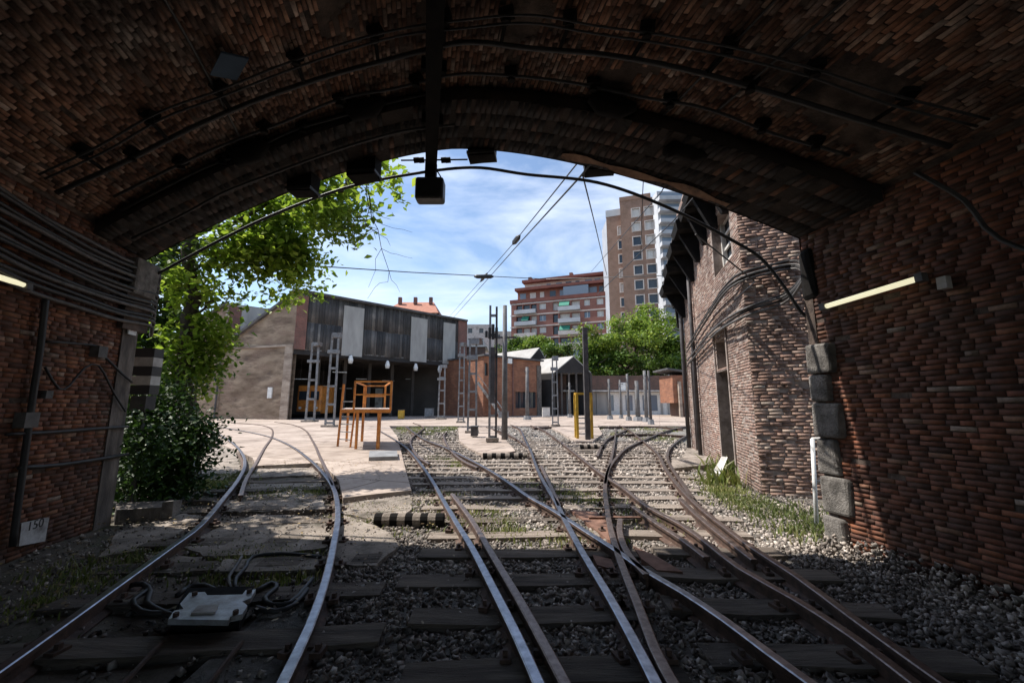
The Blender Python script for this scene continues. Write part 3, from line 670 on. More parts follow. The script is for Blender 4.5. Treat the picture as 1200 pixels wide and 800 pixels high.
# side walls
wr = Wall(TP(HW,0,0), TP(HW,TL,0)); 
if wr.n.dot(-PU) < 0: wr.n = -wr.n
wl = Wall(TP(-HW,0,0), TP(-HW,TL,0))
if wl.n.dot(PU) < 0: wl.n = -wl.n
for w, nm, mt in ((wr,'right','brick_right'),(wl,'left','brick_left')):
    mb = MB(); mb.face([w.P(0,-0.3,-.007), w.P(TL,-0.3,-.007), w.P(TL,ZS+0.2,-.007), w.P(0,ZS+0.2,-.007)])
    o = mb.build('side_wall', 'mortar_dark', tun)
    V = relief(w.P, 0.0, 5.2, -0.05, ZS+0.16, bw=0.17, bh=0.050, gap=0.010, prot=(-0.001,0.002), miss=0.012, jit=0.0022)
    np_mesh('wall_bricks', V, BT, mt, o, label='shaded %s wall brickwork of the tunnel, %s' % (nm, 'dark red with pale scars' if nm=='right' else 'orange-brown with soot'))
# outer mass: facade, top and sides
mb = MB(); ZT = 8.2; FO = 11.0
wf = -0.02
for i in range(64):
    a, b = us[i], us[i+1]
    mb.face([TP(a,wf,zc(a)), TP(b,wf,zc(b)), TP(b,wf,ZT), TP(a,wf,ZT)])
for a, b in ((HW,4.95),(-6.2,-HW)):
    mb.face([TP(a,wf,-0.3), TP(b,wf,-0.3), TP(b,wf,ZT), TP(a,wf,ZT)])
mb.face([TP(-6.2,wf,ZT),TP(4.95,wf,ZT),TP(4.95,TL,ZT),TP(-6.2,TL,ZT)])
for a in (-6.2,4.95): mb.face([TP(a,wf,-0.3),TP(a,TL,-0.3),TP(a,TL,ZT),TP(a,wf,ZT)])
mb.build('facade', 'brick_back', tun)
# right quoins, pier and impost
def quoinblock(name, u0,u1,w0,w1,z0,z1,mat,par=tun,jit=0.012, bev=0.02):
    q = []
    for z in (z0,z1):
        for u, w in ((u0,w1),(u1,w1),(u1,w0),(u0,w0)): q.append(TP(u+random.uniform(-jit,jit), w+random.uniform(-jit,jit), z+random.uniform(-jit,jit)*.5))
    m = MB(); m.hexa(q); o = m.build(name, mat, par)
    bv = o.modifiers.new('bevel','BEVEL'); bv.width = bev; bv.segments = 2
    return o
zq = [-0.05,0.30,0.36,0.74,0.78,1.16,1.20,1.56,1.60,1.90,1.94,2.26]
k = 0
for i in range(0, len(zq)-1, 2):
    ln = 0.27 if k % 2 else 0.17
    quoinblock('quoin_stone', HW-0.065-0.01*(k%2), HW+0.45, -0.04, ln, zq[i]+0.012, zq[i+1]+0.03, 'stone', bev=0.03, jit=0.02); k += 1
mb = MB()
def tbox(mb, u0,u1,w0,w1,z0,z1,mi=0):
    mb.hexa([TP(u0,w1,z0),TP(u1,w1,z0),TP(u1,w0,z0),TP(u0,w0,z0),TP(u0,w1,z1),TP(u1,w1,z1),TP(u1,w0,z1),TP(u0,w0,z1)], mi)
tbox(mb, HW-0.01, HW+0.4, -0.03, 0.08, -0.1, ZS-0.2); mb.build('pier_core', 'mortar_dark', tun)
quoinblock('impost', HW-0.06, HW+0.4, -0.06, 0.14, 2.85, 3.5, 'soot_iron', bev=0.06, jit=0.03)
# left concrete pilaster and impost
mb = MB(); tbox(mb, -HW-0.35, -HW+0.02, -0.05, 0.24, -0.1, 3.0); mb.build('pilaster', 'concrete_wall', tun)
quoinblock('impost', -HW-0.3, -HW+0.14, -0.2, 0.3, 3.1, 3.62, 'stone', bev=0.05, jit=0.03)
mb = MB(); tbox(mb, -HW-0.3,-HW+0.08,-0.16,0.34,2.6,3.1); mb.build('pier_head','mortar_dark',tun)
# end cap behind the camera: the tunnel runs on, open at the far end
# ------------------------------------------------------------------ cables and fittings in the tunnel
def arcpts(w, u0, u1, n, drop=0.05, lift=0.16, sag=0.0, wob=0.02):
    out = []
    for i in range(n+1):
        u = u0+(u1-u0)*i/n; ww = w(u) if callable(w) else w
        out.append(TP(u, ww+wob*math.sin(i*2.1+ww*5), max(0.3, zc(u,lift)-drop-sag*(i%2)*0.5)))
    return out
def cable(name, pts, r, mat, label, cat='cable', group=None, k=6):
    mb = MB(); mb.tube(smoothline(pts, 0.12), r, k); return mb.build(name, mat, smooth=True, label=label, cat=cat, **({'group':group} if group else {}))
g = 'cables strung across the tunnel vault'
cable('cable', arcpts(1.95,-4.3,4.3,14,0.10,sag=.04), 0.012, 'cable', 'thin upper wire of the nearest pair crossing the vault', group=g)
cable('cable', arcpts(1.88,-4.3,4.3,14,0.11,sag=.05), 0.012, 'cable', 'thin lower wire of the nearest pair crossing the vault', group=g)
cable('cable', arcpts(1.62,-4.4,4.4,12,0.07,sag=.04), 0.028, 'cable', 'thick black cable arching across the whole vault', group=g)
cable('cable', arcpts(1.22,-4.1,4.0,12,0.06,sag=.06), 0.018, 'cable', 'medium cable arching across the vault just inside the portal ring', group=g)
cable('cable', arcpts(1.0,-4.2,-0.4,7,0.07,sag=.04), 0.017, 'cable', 'black cable along the left half of the vault by the ring', group=g)
cable('cable', arcpts(0.6,-4.3,0.0,7,0.05,0.0,sag=.03), 0.018, 'cable', 'black cable clipped under the sooty ring on the left', group=g)
cable('cable', [TP(u, -0.12, z) for u, z in ((-4.4,3.5),(-3.4,4.02),(-2.6,4.38),(-1.6,4.72),(-0.7,4.88),(0.3,4.95),(1.1,4.80),(2.1,4.62),(3.0,4.22),(3.8,3.72),(4.15,3.45),(4.40,3.05),(4.55,2.75),(4.72,2.55),(4.85,2.2))], 0.022, 'cable', 'black cable drooping along the outer edge of the arch against the sky', group=g)
cable('cable', [TP(4.1,1.62,3.62),TP(4.35,1.7,3.3),TP(4.44,1.8,2.9),TP(4.44,2.3,2.5),TP(4.44,3.2,2.2)], 0.02, 'cable', 'black cable dropping down the right wall beside the strip light', group=g)
# insulators / brackets where cables meet the vault
kk = 0
for w, us_ in ((1.92,(-3.9,-3.2,-2.5,-1.7,-0.9,-0.2,0.4,1.0,1.7,2.4,3.1,3.8)), (1.62,(-3.6,2.8,)), (1.22,(-3.3,-2.3,-1.4,-0.5,0.6,1.5,2.3,3.2,3.7)), (1.0,(-2.9,-1.9))):
    for u in us_:
        kk += 1; t = thing('cable_bracket', 'small black iron bracket holding cables under the vault', 'bracket', TP(u,w,zc(u,.16)), 'cable brackets under the tunnel vault')
        mb = MB(); mb.box(TP(u,w,zc(u,.16)-0.03), (0.13,0.10,0.07), -0.2, jit=0.01); mb.build('base', 'soot_iron', t)
        mb = MB(); mb.tube([TP(u,w,zc(u,.16)-0.03), TP(u,w-0.02,zc(u,.16)-0.12)], [0.03,0.045], 8)
        if w > 1.9: mb.bar(TP(u,1.95,zc(u,.16)-0.08), TP(u,1.60,zc(u,.16)-0.08), 0.035, 0.02)
        mb.build('insulator', 'soot_iron', t)
# blue-ish glass tile plate on the vault left
t = thing('diamond_plate', 'blue-grey diamond shaped plate hung from the vault upper left', 'plate', TP(-2.35,2.15,zc(-2.35,.16)))
mb = MB(); c = TP(-2.28,2.12,zc(-2.3,.16)-0.10); e1 = PU*0.19+Vector((0,0,0.07)); e2 = AX*0.16
mb.hexa([c-e1, c-e2, c+e1, c+e2]+[p+Vector((0,0,0.02)) for p in (c-e1, c-e2, c+e1, c+e2)]); mb.build('sheet','frostblue',t)
mb = MB(); mb.tube([c+Vector((0,0,0.01)), c+Vector((0,0,0.16))],0.012,6); mb.build('stem','soot_iron',t)
# ceiling duct with end floodlight
ud = -0.235*1.0
ug = lambda w: -0.30
dt = thing('cable_duct', 'dark steel duct running along the crown of the tunnel', 'cable duct', TP(-0.26,0,4.9))
def dz(w): return zc(-0.3,.16 if w>RW else 0)-0.10
X500 = lambda Y: (503-600)/455*Y
def ductP(Y, z): return Vector((-0.2165*Y-0.02, Y, z))
mb = MB(); mb.bar(ductP(-9,5.08), ductP(5.28,4.98), 0.16, 0.09); mb.build('trunking','soot_iron',dt)
for yy in (4.5,3.7,2.9): mb = MB(); mb.box(ductP(yy,5.10), (0.26,0.05,0.14), 0.2); mb.build('clamp','soot_iron',dt)
mb = MB(); mb.bar(ductP(5.28,5.02), ductP(5.28,4.72), 0.15, 0.12)
mb.build('drop_arm','soot_iron',dt)
c = ductP(5.26,4.57)
fl = thing('floodlight', 'square black floodlight hanging from the crown of the arch against the sky', 'floodlight', c)
mb = MB(); mb.box(c,(0.40,0.22,0.33),0.0); o = mb.build('housing','black',fl); bv=o.modifiers.new('b','BEVEL'); bv.width=0.04; bv.segments=3
mb = MB(); mb.box(c+Vector((0,-0.08,-0.165)),(0.33,0.10,0.03),0.0); mb.build('lens','cable_grey',fl)
mb = MB(); mb.tube([c+Vector((0.1,0,0.16)), c+Vector((0.14,0,0.22)), c+Vector((0.08,0,0.32))],0.01,6); mb.build('lead','cable',fl)
# dark timber blocks on the portal edge
for px, py, w_, h_, lb in ((428,192,0.34,0.40,'leftmost dark timber block hung on the arch edge by the leaves'),(565,176,0.33,0.24,'dark timber block hung on the arch edge right of the floodlight'),(702,192,0.36,0.24,'dark timber block under the arch where the wires leave'),(356,215,0.3,0.3,'dark timber block on the arch edge above the tree leaves')):
    p = D(px,py,5.25); t = thing('insulator_block', lb, 'insulator block', p, 'blocks along the arch edge')
    mb = MB(); mb.box(p+Vector((0,0,-0.0)), (w_*1.15,0.22,h_*1.15), -0.09, jit=0.015); mb.build('block','soot_iron',t)
    for zz_ in (-h_/2+0.02, h_/2-0.02): mb = MB(); mb.box(p+Vector((0,0,zz_)), (w_*1.22,0.26,0.04), -0.09); mb.build('strap','cable',t)
# small insulator cluster next to the floodlight
t = thing('wire_clamp', 'small dark wire clamps and insulators beside the floodlight drop arm', 'wire clamp', D(520,186,5.3))
mb = MB(); mb.tube([D(470,188,5.35), D(548,187,5.35)], 0.012, 6); mb.build('rod','soot_iron',t)
for px in (488,494,520,525): mb = MB(); mb.tube([D(px-3,188,5.35), D(px+3,187.5,5.35)],0.04,8); mb.build('insulator','soot_iron',t)
# black lumps of old ironwork on the vault (sooty recess boxes)
for (u,w,lb) in ((-2.6,0.98,'oval sooted junction box low on the left vault'),(-1.15,1.05,'sooted junction box on the vault left of the duct'),(1.75,1.05,'sooted junction box on the vault right of centre'),(2.75,0.7,'large sooted casting on the right side of the ring')):
    z = zc(u,.16 if w>RW else 0); mb = MB()
    mb.tube([TP(u-0.24,w+0.05,z-0.03-0.0), TP(u-0.1,w,zc(u-0.1,.1)-0.06), TP(u+0.12,w,zc(u+0.12,.1)-0.07), TP(u+0.26,w+0.04,zc(u+.26,.1)-0.04)], [0.06,0.12,0.11,0.05], 8)
    mb.build('junction_box','soot_iron',smooth=True,label=lb,cat='junction box')
# right strip light
def strip(w, a, b, lb, box=True):
    pa, pb = w.P(a[0],a[1],0.09), w.P(b[0],b[1],0.09)
    t = thing('strip_light', lb, 'strip light', (pa+pb)/2, 'fluorescent strip lights on the tunnel walls')
    mb = MB(); mb.tube([pa,pb],0.028,10); mb.build('tube','tube',t,smooth=True)
    mb = MB(); mb.bar(pa+w.n*-0.05+Vector((0,0,0.02)), pb+w.n*-0.05+Vector((0,0,0.02)), 0.05,0.05); mb.build('tray','soot_iron',t)
    for p in (pa,pb): mb = MB(); mb.bar(p+(pb-pa).normalized()*-0.03, p+(pb-pa).normalized()*0.03, 0.08,0.08); mb.build('end_cap','cable_grey',t)
    if box:
        mb = MB(); mb.bar(w.P(b[0]+0.1,b[1]-0.09,0.05), w.P(b[0]+0.17,b[1]-0.09,0.05), 0.07,0.11); mb.build('connection_box','offwhite',t)
strip(wr, wr.hit(973,360), wr.hit(1088,326), 'pale yellow strip light on the right tunnel wall')
ll = wl.hit(17,334); strip(wl, ll, (ll[0]+0.95, ll[1]+0.02), 'pale strip light at the left edge of the photo on the left wall', False)
# left cable bundle
bt = 13
for i in range(bt):
    z0 = 2.72+i*0.068; pts = []
    for j in range(9):
        u = j*0.62-0.12; pts.append(wl.P(u, z0+random.uniform(-0.02,0.02)-0.06*math.sin(j*0.9)+0.015*j, 0.07+0.035*(i%2)+random.uniform(0,0.02)))
    pts = [wl.P(-0.32, z0-0.12, 0.02), wl.P(-0.2,z0-0.05,0.09)]+pts
    cable('cable', pts, 0.024, 'cable_grey' if i%3==0 else 'cable', 'black cable in the thick bundle high on the left wall', group='bundle of cables on the left tunnel wall')
# left wall verticals, pipes, boxes
a = wl.hit(46,345); b_ = wl.hit(28,480); c_ = wl.hit(6,640)
cable('cable', [wl.P(a[0],a[1],0.06), wl.P((a[0]+b_[0])/2,(a[1]+b_[1])/2,0.07), wl.P(b_[0],b_[1],0.06), wl.P(c_[0],c_[1],0.06)], 0.03, 'cable', 'thick black cable running down the left wall')
h1 = [wl.hit(x,y) for x,y in ((0,509),(60,506),(110,502),(145,500))]; cable('pipe', [wl.P(*p,0.05) for p in h1], 0.018, 'cable', 'thin dark pipe along the left wall at box height', 'pipe')
h1 = [wl.hit(x,y) for x,y in ((15,548),(60,545),(110,538),(145,532))]; cable('pipe', [wl.P(*p,0.05) for p in h1], 0.022, 'cable', 'lower dark pipe sloping slightly along the left wall', 'pipe')
h1 = [wl.hit(x,y) for x,y in ((48,400),(80,402),(108,405),(112,412),(135,435),(150,448))]; cable('cable', [wl.P(*p,0.05) for p in h1], 0.014, 'cable', 'thin cable kinked across the left wall and down the pilaster')
h1 = [wl.hit(x,y) for x,y in ((46,430),(62,455),(75,452),(92,432),(110,428),(128,460),(142,482))]; cable('cable', [wl.P(*p,0.05) for p in h1], 0.012, 'cable', 'wavy thin cable sagging on the left wall')
for (px,py,s,lb) in ((24,492,0.13,'small dark junction box on the vertical left cable'),(110,412,0.12,'dark fuse box near the pilaster on the left wall'),(45,462,0.07,'little round black switch on the left wall')):
    p = wl.hit(px,py); mb = MB(); mb.wbox(wl, p[0]-s*0.6,p[0]+s*0.6,p[1]-s*0.6,p[1]+s*0.6,0.0,0.1); mb.build('wall_box','cable_grey',label=lb,cat='wall box')
def textpart(txt, w, u, z, size, d, mat, parent, sx=1.0):
    cu = bpy.data.curves.new('mark','FONT'); cu.body = txt; cu.size = size; cu.extrude = 0.001; cu.align_x = 'CENTER'; cu.align_y = 'CENTER'
    o = bpy.data.objects.new('lettering', cu); me = bpy.data.meshes.new_from_object(o); bpy.data.objects.remove(o)
    o = bpy.data.objects.new('lettering', me); C.objects.link(o); me.materials.append(M[mat])
    x = Vector((0,0,1)).cross(w.n).normalized(); mtx = Matrix((x, Vector((0,0,1)), w.n)).transposed().to_4x4()
    me.transform(Matrix.Scale(sx,4,(1,0,0))); me.transform(mtx); me.transform(Matrix.Translation(w.P(u,z,d)-ROOT[parent.name])); o.parent = parent
p = [wl.hit(*q) for q in ((16,640),(47,634),(52,606),(19,613))]
t = thing('wall_plaque', 'weathered white marker plaque low on the left wall', 'plaque', wl.P(p[0][0],p[0][1]))
mb = MB(); mb.hexa([wl.P(*q,0.022) for q in p]+[wl.P(*q,0.045) for q in p]); mb.build('plate','plaque',t)
um = sum(q[0] for q in p)/4; zm = sum(q[1] for q in p)/4; textpart('150', wl, um, zm+0.07, 0.13, 0.047, 'black', t)
wp = Wall(TP(-HW+0.045,0,0), TP(-HW+0.045,0.4,0)); wp.n = wl.n
p = wp.hit(154,385); t = thing('number_plate', 'small white number plate at the top of the left pilaster', 'sign', wp.P(p[0],p[1]))
mb = MB(); mb.wbox(wp, p[0]-0.09, p[0]+0.07, p[1]-0.085, p[1]+0.085, 0.0, 0.015); mb.build('plate','white',t)
textpart('33', wp, p[0]-0.01, p[1], 0.10, 0.017, 'redmark', t)
# ------------------------------------------------------------------ overhead wires
WE = D(528,377,50)
def wire(name, pts, r, label, cat='wire', group='overhead wires', mat='wire'):
    mb = MB(); mb.tube(pts, r, 5); return mb.build(name, mat, label=label, cat=cat, group=group)
def Yz(px,py,z): 
    d = ray(px,py); k = (z-H)/d.z; return Vector((d.x*k,d.y*k,z))
wa = Yz(850,-5,5.0); wb = D(681,206,5.2); wire('wire', [Vector((1.2,5.2,4.66)) if False else wb, D(607,287,12), D(528,376,46)], 0.016, 'heavier overhead wire running from the arch down to the depot roof end')
wire('wire', [D(676,192,5.2), D(600,287,12), D(524,374,46)], 0.012, 'thinner parallel overhead wire just left of the heavier one')
wire('wire', [wb, D(740,132,4.2), D(790,66,3.6), D(832,0,3.0), D(860,-60,2.6)], 0.016, 'overhead wire continuing under the vault to the upper right')
wire('wire', [D(676,192,5.2), D(733,128,4.2), D(778,62,3.6), D(815,0,3.0), D(840,-60,2.6)], 0.012, 'second overhead wire under the vault to the upper right')
for px,py,yy,lb in ((567,325,20,'black splice sleeve on the overhead wire near its lower end'),(605,281,11.5,'black splice sleeve halfway along the overhead wire')):
    a = D(px-4,py+5,yy+.5); b = D(px+4,py-5,yy-.5); mb = MB(); mb.tube([a,a.lerp(b,.3),a.lerp(b,.7),b],[0.03,0.085,0.085,0.03],8); mb.build('wire_sleeve','black',label=lb,cat='wire splice',smooth=True)
wire('wire', [D(360,311,12), D(480,319,16), D(640,327,22), D(812,322,17)], 0.02, 'thin cross wire spanning the sky from the tree to the old brick building')
wire('wire', [D(683,206,5.2), D(697,262,9), D(711,322,16)], 0.012, 'thin wire dropping from the arch towards the apartment block')
wire('wire', [D(842,108,4.3), D(800,180,5.0), D(775,225,7.5), D(693,318,26)], 0.012, 'pale wire slanting in front of the beige tower')
wire('wire', [D(756,170,4.9), D(753,228,6.5), D(751,300,9)], 0.008, 'thin vertical dropper wire in front of the beige tower')
wire('wire', [D(826,216,6.6), D(790,258,7.4), D(700,345,14)], 0.012, 'wire from the eaves towards the red apartments')
wire('wire', [TP(3.4,-0.2,3.85), D(885,330,6.5), D(860,352,7.5)], 0.012, 'short wire from the right haunch to the brick building')
c = D(567,324,16.4); t = thing('wire_spreader','black crosspiece where the cross wire meets the sloping wires','wire clamp',c)
mb = MB(); mb.tube([c-Vector((.42,0,0)),c-Vector((.3,0,0)),c+Vector((.3,0,0)),c+Vector((.42,0,0))],[.03,.09,.09,.03],8); mb.build('clamp','black',t,smooth=True)
# longitudinal iron straps on the vault
for u, w0, w1 in ((2.35,1.0,4.0),(2.75,1.2,4.0),(-2.6,1.2,3.5)):
    cable('conduit', [TP(u,w0,zc(u,.16)-0.05), TP(u+0.1,(w0+w1)/2,zc(u+0.1,.16)-0.05), TP(u+0.15,w1,zc(u+.15,.16)-0.05)], 0.014, 'cable', {2.35:'first thin conduit running lengthwise on the right vault',2.75:'outer thin conduit running lengthwise on the right vault',-2.6:'thin conduit running lengthwise on the left vault'}[u], 'conduit')
# ------------------------------------------------------------------ old brick building on the right
C0 = G(893,580); F0 = G(811,527)
bw_ = Wall(C0, F0); 
if bw_.n.x > 0: bw_.n = -bw_.n
E0 = C0+Vector((3.4,-1.25,0)); dw = Wall(C0, E0)
if dw.n.y > 0: dw.n = -dw.n
bt_ = thing('old_brick_building', 'tall crumbling brick building with toothed eaves beside the right portal pier', 'building', C0)
HT = 8.6
def pix_open(w, x0, x1, ytop, ybot, zmin=None):
    a = w.hit(x0,(ytop+ybot)/2)[0]; b = w.hit(x1,(ytop+ybot)/2)[0]; xm = (x0+x1)/2
    z1 = w.hit(xm,ytop)[1]; z0 = w.hit(xm,ybot)[1] if zmin is None else zmin
    return (min(a,b),max(a,b),z0,z1)
door = pix_open(bw_,844,858,433,535,0.0); niche = pix_open(bw_,847,857,393,430); uwin = pix_open(bw_,834,856,242,316); ndoor = pix_open(bw_,812,819,420,520,0.0)
niche = (door[0]+0.12, door[1]-0.1, niche[2], niche[3])
ops = [door,niche,uwin,ndoor]
ops = [o for o in ops if o[1]-o[0] > 0.05]
mb = MB(); wall_open(mb, bw_, 0, max(bw_.L, ndoor[1]+0.3), -0.2, HT, ops, 0.35)
wo = mb.build('front_wall', 'mortar_light', bt_)
BL = max(bw_.L, ndoor[1]+0.3)
V = relief(bw_.P, 0.0, BL, 0.0, HT, bw=0.20, bh=0.056, gap=0.010, prot=(0.0,0.004), miss=0.03, holes=ops, jit=0.004)
np_mesh('wall_bricks', V, BT, 'brick_sun', wo)
mb = MB(); mb.face([dw.P(0,-0.2),dw.P(3.6,-0.2),dw.P(3.6,HT),dw.P(0,HT)])
so_ = mb.build('side_wall', 'mortar_light', bt_)
V = relief(dw.P, 0.0, 3.6, 0.0, HT, bw=0.20, bh=0.060, gap=0.012, prot=(0.0,0.016), miss=0.05, jit=0.005)
np_mesh('rough_bricks', V, BT, 'brick_sun', so_)
# back/top so that it is a solid volume
mb = MB(); q = [bw_.P(0,HT), bw_.P(BL,HT), bw_.P(BL,HT,-4), bw_.P(0,HT,-4)]; mb.face(q)
mb.face([bw_.P(BL,-0.2),bw_.P(BL,-0.2,-4),bw_.P(BL,HT,-4),bw_.P(BL,HT)]); mb.face([bw_.P(0,-0.2,-4),bw_.P(BL,-0.2,-4),bw_.P(BL,HT,-4),bw_.P(0,HT,-4)]); mb.build('rear_mass','brick_back',bt_)
def fitpart(w, o, d, name, mat, parent, m=0.0):
    mb = MB(); mb.wbox(w, o[0]+m, o[1]-m, o[2], o[3], -d-0.05, -d); return mb.build(name, mat, parent)
dp = fitpart(bw_, door, 0.3, 'door', 'black', bt_)
pc = bw_.hit(851,485); mb = MB(); mb.wbox(bw_, pc[0]-0.10, pc[0]+0.10, pc[1]-0.18, pc[1]+0.18, -0.299, -0.285); mb.build('notice','white',dp)
fitpart(bw_, niche, 0.32, 'niche_back', 'black', bt_); fitpart(bw_, ndoor, 0.3, 'narrow_door', 'black', bt_)
wn = fitpart(bw_, uwin, 0.32, 'window', 'glass', bt_)
mb = MB(); uu = (uwin[0]+uwin[1])/2
for z in np.linspace(uwin[2],uwin[3],5): mb.wbox(bw_, uwin[0],uwin[1], z-0.03,z+0.03,-0.30,-0.25)
mb.wbox(bw_, uu-0.03,uu+0.03,uwin[2],uwin[3],-0.305,-0.25); mb.wbox(bw_, uwin[0],uwin[0]+0.07,uwin[2],uwin[3],-0.30,-0.2); mb.wbox(bw_, uwin[1]-0.07,uwin[1],uwin[2],uwin[3],-0.30,-0.2)
mb.build('window_frame','offwhite',wn)
# niche pilaster trim and drain pipes
mb = MB(); mb.wbox(bw_, door[0]-0.09, door[0]-0.0, 0, door[3]+0.9, 0.0, 0.03); mb.wbox(bw_, door[1], door[1]+0.08, 0, door[3]+0.9, 0.0, 0.03); mb.wbox(bw_, door[0]-0.14, door[1]+0.12, door[3]+0.9, door[3]+1.0, 0.0, 0.12)
mb.build('door_surround','mortar_light',bt_)
mb = MB(); mb.tube([bw_.P(ndoor[0]-0.25,0.0,0.1), bw_.P(ndoor[0]-0.25,HT-1.2,0.1)],0.06,8); mb.tube([bw_.P(BL-0.1,0.0,0.1), bw_.P(BL-0.1,HT-1.2,0.1)],0.07,8); mb.build('drainpipe','darkmast',bt_,smooth=True)
# toothed eaves
ZE = 4.95
ea = bw_.hit(835,300)
def eave_pt(px,py,z): return Yz(px,py,z)
mb = MB(); tips = [(812,205),(803,228),(798,249),(789,272),(783,297),(778,320),(774,343),(789,356)]
E = []
for i, (px,py) in enumerate(tips):
    Yd = 8.0+i*0.98; E.append(D(px,py,Yd))
for i, t_ in enumerate(E):
    u = (Vector((t_.x,t_.y,0))-bw_.o).dot(bw_.e); d = (Vector((t_.x,t_.y,0))-bw_.o).dot(bw_.n); z = t_.z
    a = bw_.P(u-0.75, z+0.85, 0.0); b = bw_.P(u+0.75, z+0.85, 0.0); lo = bw_.P(u+0.1, z-0.9, 0.0); tt = bw_.P(u-0.35, z+0.03, d); t2 = bw_.P(u+0.35,z+0.03,d)
    # a corbelled bracket: wedge hanging under a projecting board
    mb.hexa([bw_.P(u-0.4,z-0.10,d*0.92),bw_.P(u+0.4,z-0.10,d*0.92),bw_.P(u+0.5,z-0.12,-0.02),bw_.P(u-0.5,z-0.12,-0.02), bw_.P(u-0.55,z+0.12,d),bw_.P(u+0.55,z+0.12,d),bw_.P(u+0.6,z+0.30,-0.02),bw_.P(u-0.6,z+0.30,-0.02)])
    mb.hexa([bw_.P(u-0.07,z-0.95,0.12),bw_.P(u+0.07,z-0.95,0.12),bw_.P(u+0.07,z-0.95,-0.02),bw_.P(u-0.07,z-0.95,-0.02), bw_.P(u-0.07,z-0.1,d*0.8),bw_.P(u+0.07,z-0.1,d*0.8),bw_.P(u+0.07,z-0.1,-0.02),bw_.P(u-0.07,z-0.1,-0.02)])
mb.build('toothed_eaves','soot_iron',bt_)
# roof above eaves
mb = MB()
for t0, t1 in zip(E, E[1:]):
    def ud(t): return ((Vector((t.x,t.y,0))-bw_.o).dot(bw_.e), (Vector((t.x,t.y,0))-bw_.o).dot(bw_.n))
    (u0,d0),(u1,d1) = ud(t0),ud(t1)
    mb.hexa([bw_.P(u0,t0.z+0.30,d0*.85),bw_.P(u1,t1.z+0.30,d1*.85),bw_.P(u1,t1.z+0.9,-0.3),bw_.P(u0,t0.z+0.9,-0.3), bw_.P(u0,t0.z+0.36,d0*.85),bw_.P(u1,t1.z+0.36,d1*.85),bw_.P(u1,t1.z+1.0,-0.3),bw_.P(u0,t0.z+1.0,-0.3)])
mb.build('eaves_board','roofdark',bt_)
# cable bundles swagged across the building
g2 = 'cables swagged over the old brick building'
sets = [([(811,408),(838,366),(868,330),(900,317),(930,313),(947,318)],'upper'),([(811,424),(842,390),(880,365),(915,352),(940,325),(948,300)],'lower')]
for pix, nm in sets:
    for j in range(4):
        pts = []
        for px,py in pix:
            w = bw_ if px < 892 else dw
            u,z = w.hit(px,py+j*3.2-4); pts.append(w.P(u,z+random.uniform(-.03,.03),0.12+0.04*(j%2)) if px < 935 else D(px,py+j*2,5.4))
        cable('cable', pts, 0.022, 'cable_grey' if j%2 else 'cable', 'grey-black cable in the %s swag across the old brick building' % nm, group=g2+' ('+nm+')')
# leaning pale board and white pipe rail
t = G(862,560); mb = MB(); mb.hexa([G(830,560),G(840,566),G(842,564),G(832,558)]+[D(846,535,G(835,562).y+.35)+Vector(o) for o in ((0,0,0),(.1,-.05,0),(.12,0,0),(.02,.05,0))]); mb.build('leaning_slab','offwhite',label='pale stone slab leaning against the foot of the old brick building',cat='stone slab')
base = G(957,618); top = D(952,514,base.y)
t = thing('guard_rail', 'white painted pipe guard rail beside the right stone pier', 'guard rail', base)
mb = MB(); mb.tube([base-Vector((0,0,.05)), top],0.026,8); mb.build('post','white',t,smooth=True)
mb = MB(); mb.tube([top, top+Vector((0.36,0.05,-0.0))],0.02,8); mb.tube([top-Vector((0,0,0.55)), top+Vector((0.36,0.05,-0.55))],0.02,8); mb.build('rail_bar','offwhite',t,smooth=True)
# ------------------------------------------------------------------ striped markers, kerb, switch box
def striped(x0,x1,y,r,n,lb,rot=0):
    a = G(x0,y); b = G(x1,y); L = (b-a).length; t = thing('fouling_marker', lb, 'striped marker', (a+b)/2, 'black and white striped markers between the tracks')
    for i in range(n):
        p, q = a.lerp(b,i/n), a.lerp(b,(i+1)/n); mb = MB(); mb.tube([p+Vector((0,0,r)), p.lerp(q,.15)+Vector((0,0,r*1.02)), p.lerp(q,.85)+Vector((0,0,r*1.0)), q+Vector((0,0,r))],[r,r,r,r],12)
        mb.build('band','soot_iron' if i%2==0 else 'pave_old',t)
striped(440,520,617,0.085,9,'near black and white striped kerb log left of the bright middle rail')
striped(566,618,538,0.09,10,'small striped marker on the front edge of the pale paved island')
striped(680,708,527,0.09,7,'small striped marker in front of the yellow frame')
mb = MB(); mb.slab(gpoly([(134,613),(203,608),(203,600),(134,603)],0.0), -0.05, 0.17); mb.build('kerb_block','concrete_wall',label='rough concrete kerb block in front of the shrubs',cat='kerb block')
mb = MB(); mb.box(D(196,596,G(196,610).y)+Vector((0.05,0,0)),(0.14,0.14,0.2),0.1,jit=.02); mb.build('kerb_stone','stone',label='small upright stone at the right end of the kerb block',cat='stone')
sw = thing('switch_machine', 'grey notched switch machine lid with a pale label between the left rails', 'switch machine', G(250,708))
Z1 = 0.16
lid = gpoly([(197,725),(204,715),(215,713),(211,707),(222,694),(240,693),(243,697),(284,696),(288,691),(300,690),(294,700),(284,704),(290,709),(284,719),(270,722),(268,726)], Z1)
mb = MB(); mb.slab(lid, Z1-0.035, Z1); o = mb.build('lid','switchlid',sw)
mb = MB(); mb.slab(gpoly([(200,733),(218,700),(296,698),(280,733)],0.05), 0.0, Z1-0.036); mb.build('body','soot_iron',sw)
mb = MB(); mb.slab(gpoly([(224,718),(232,709),(256,708),(252,717)],Z1+.012), Z1+0.001, Z1+0.014); mb.build('label_plate','offwhite',sw)
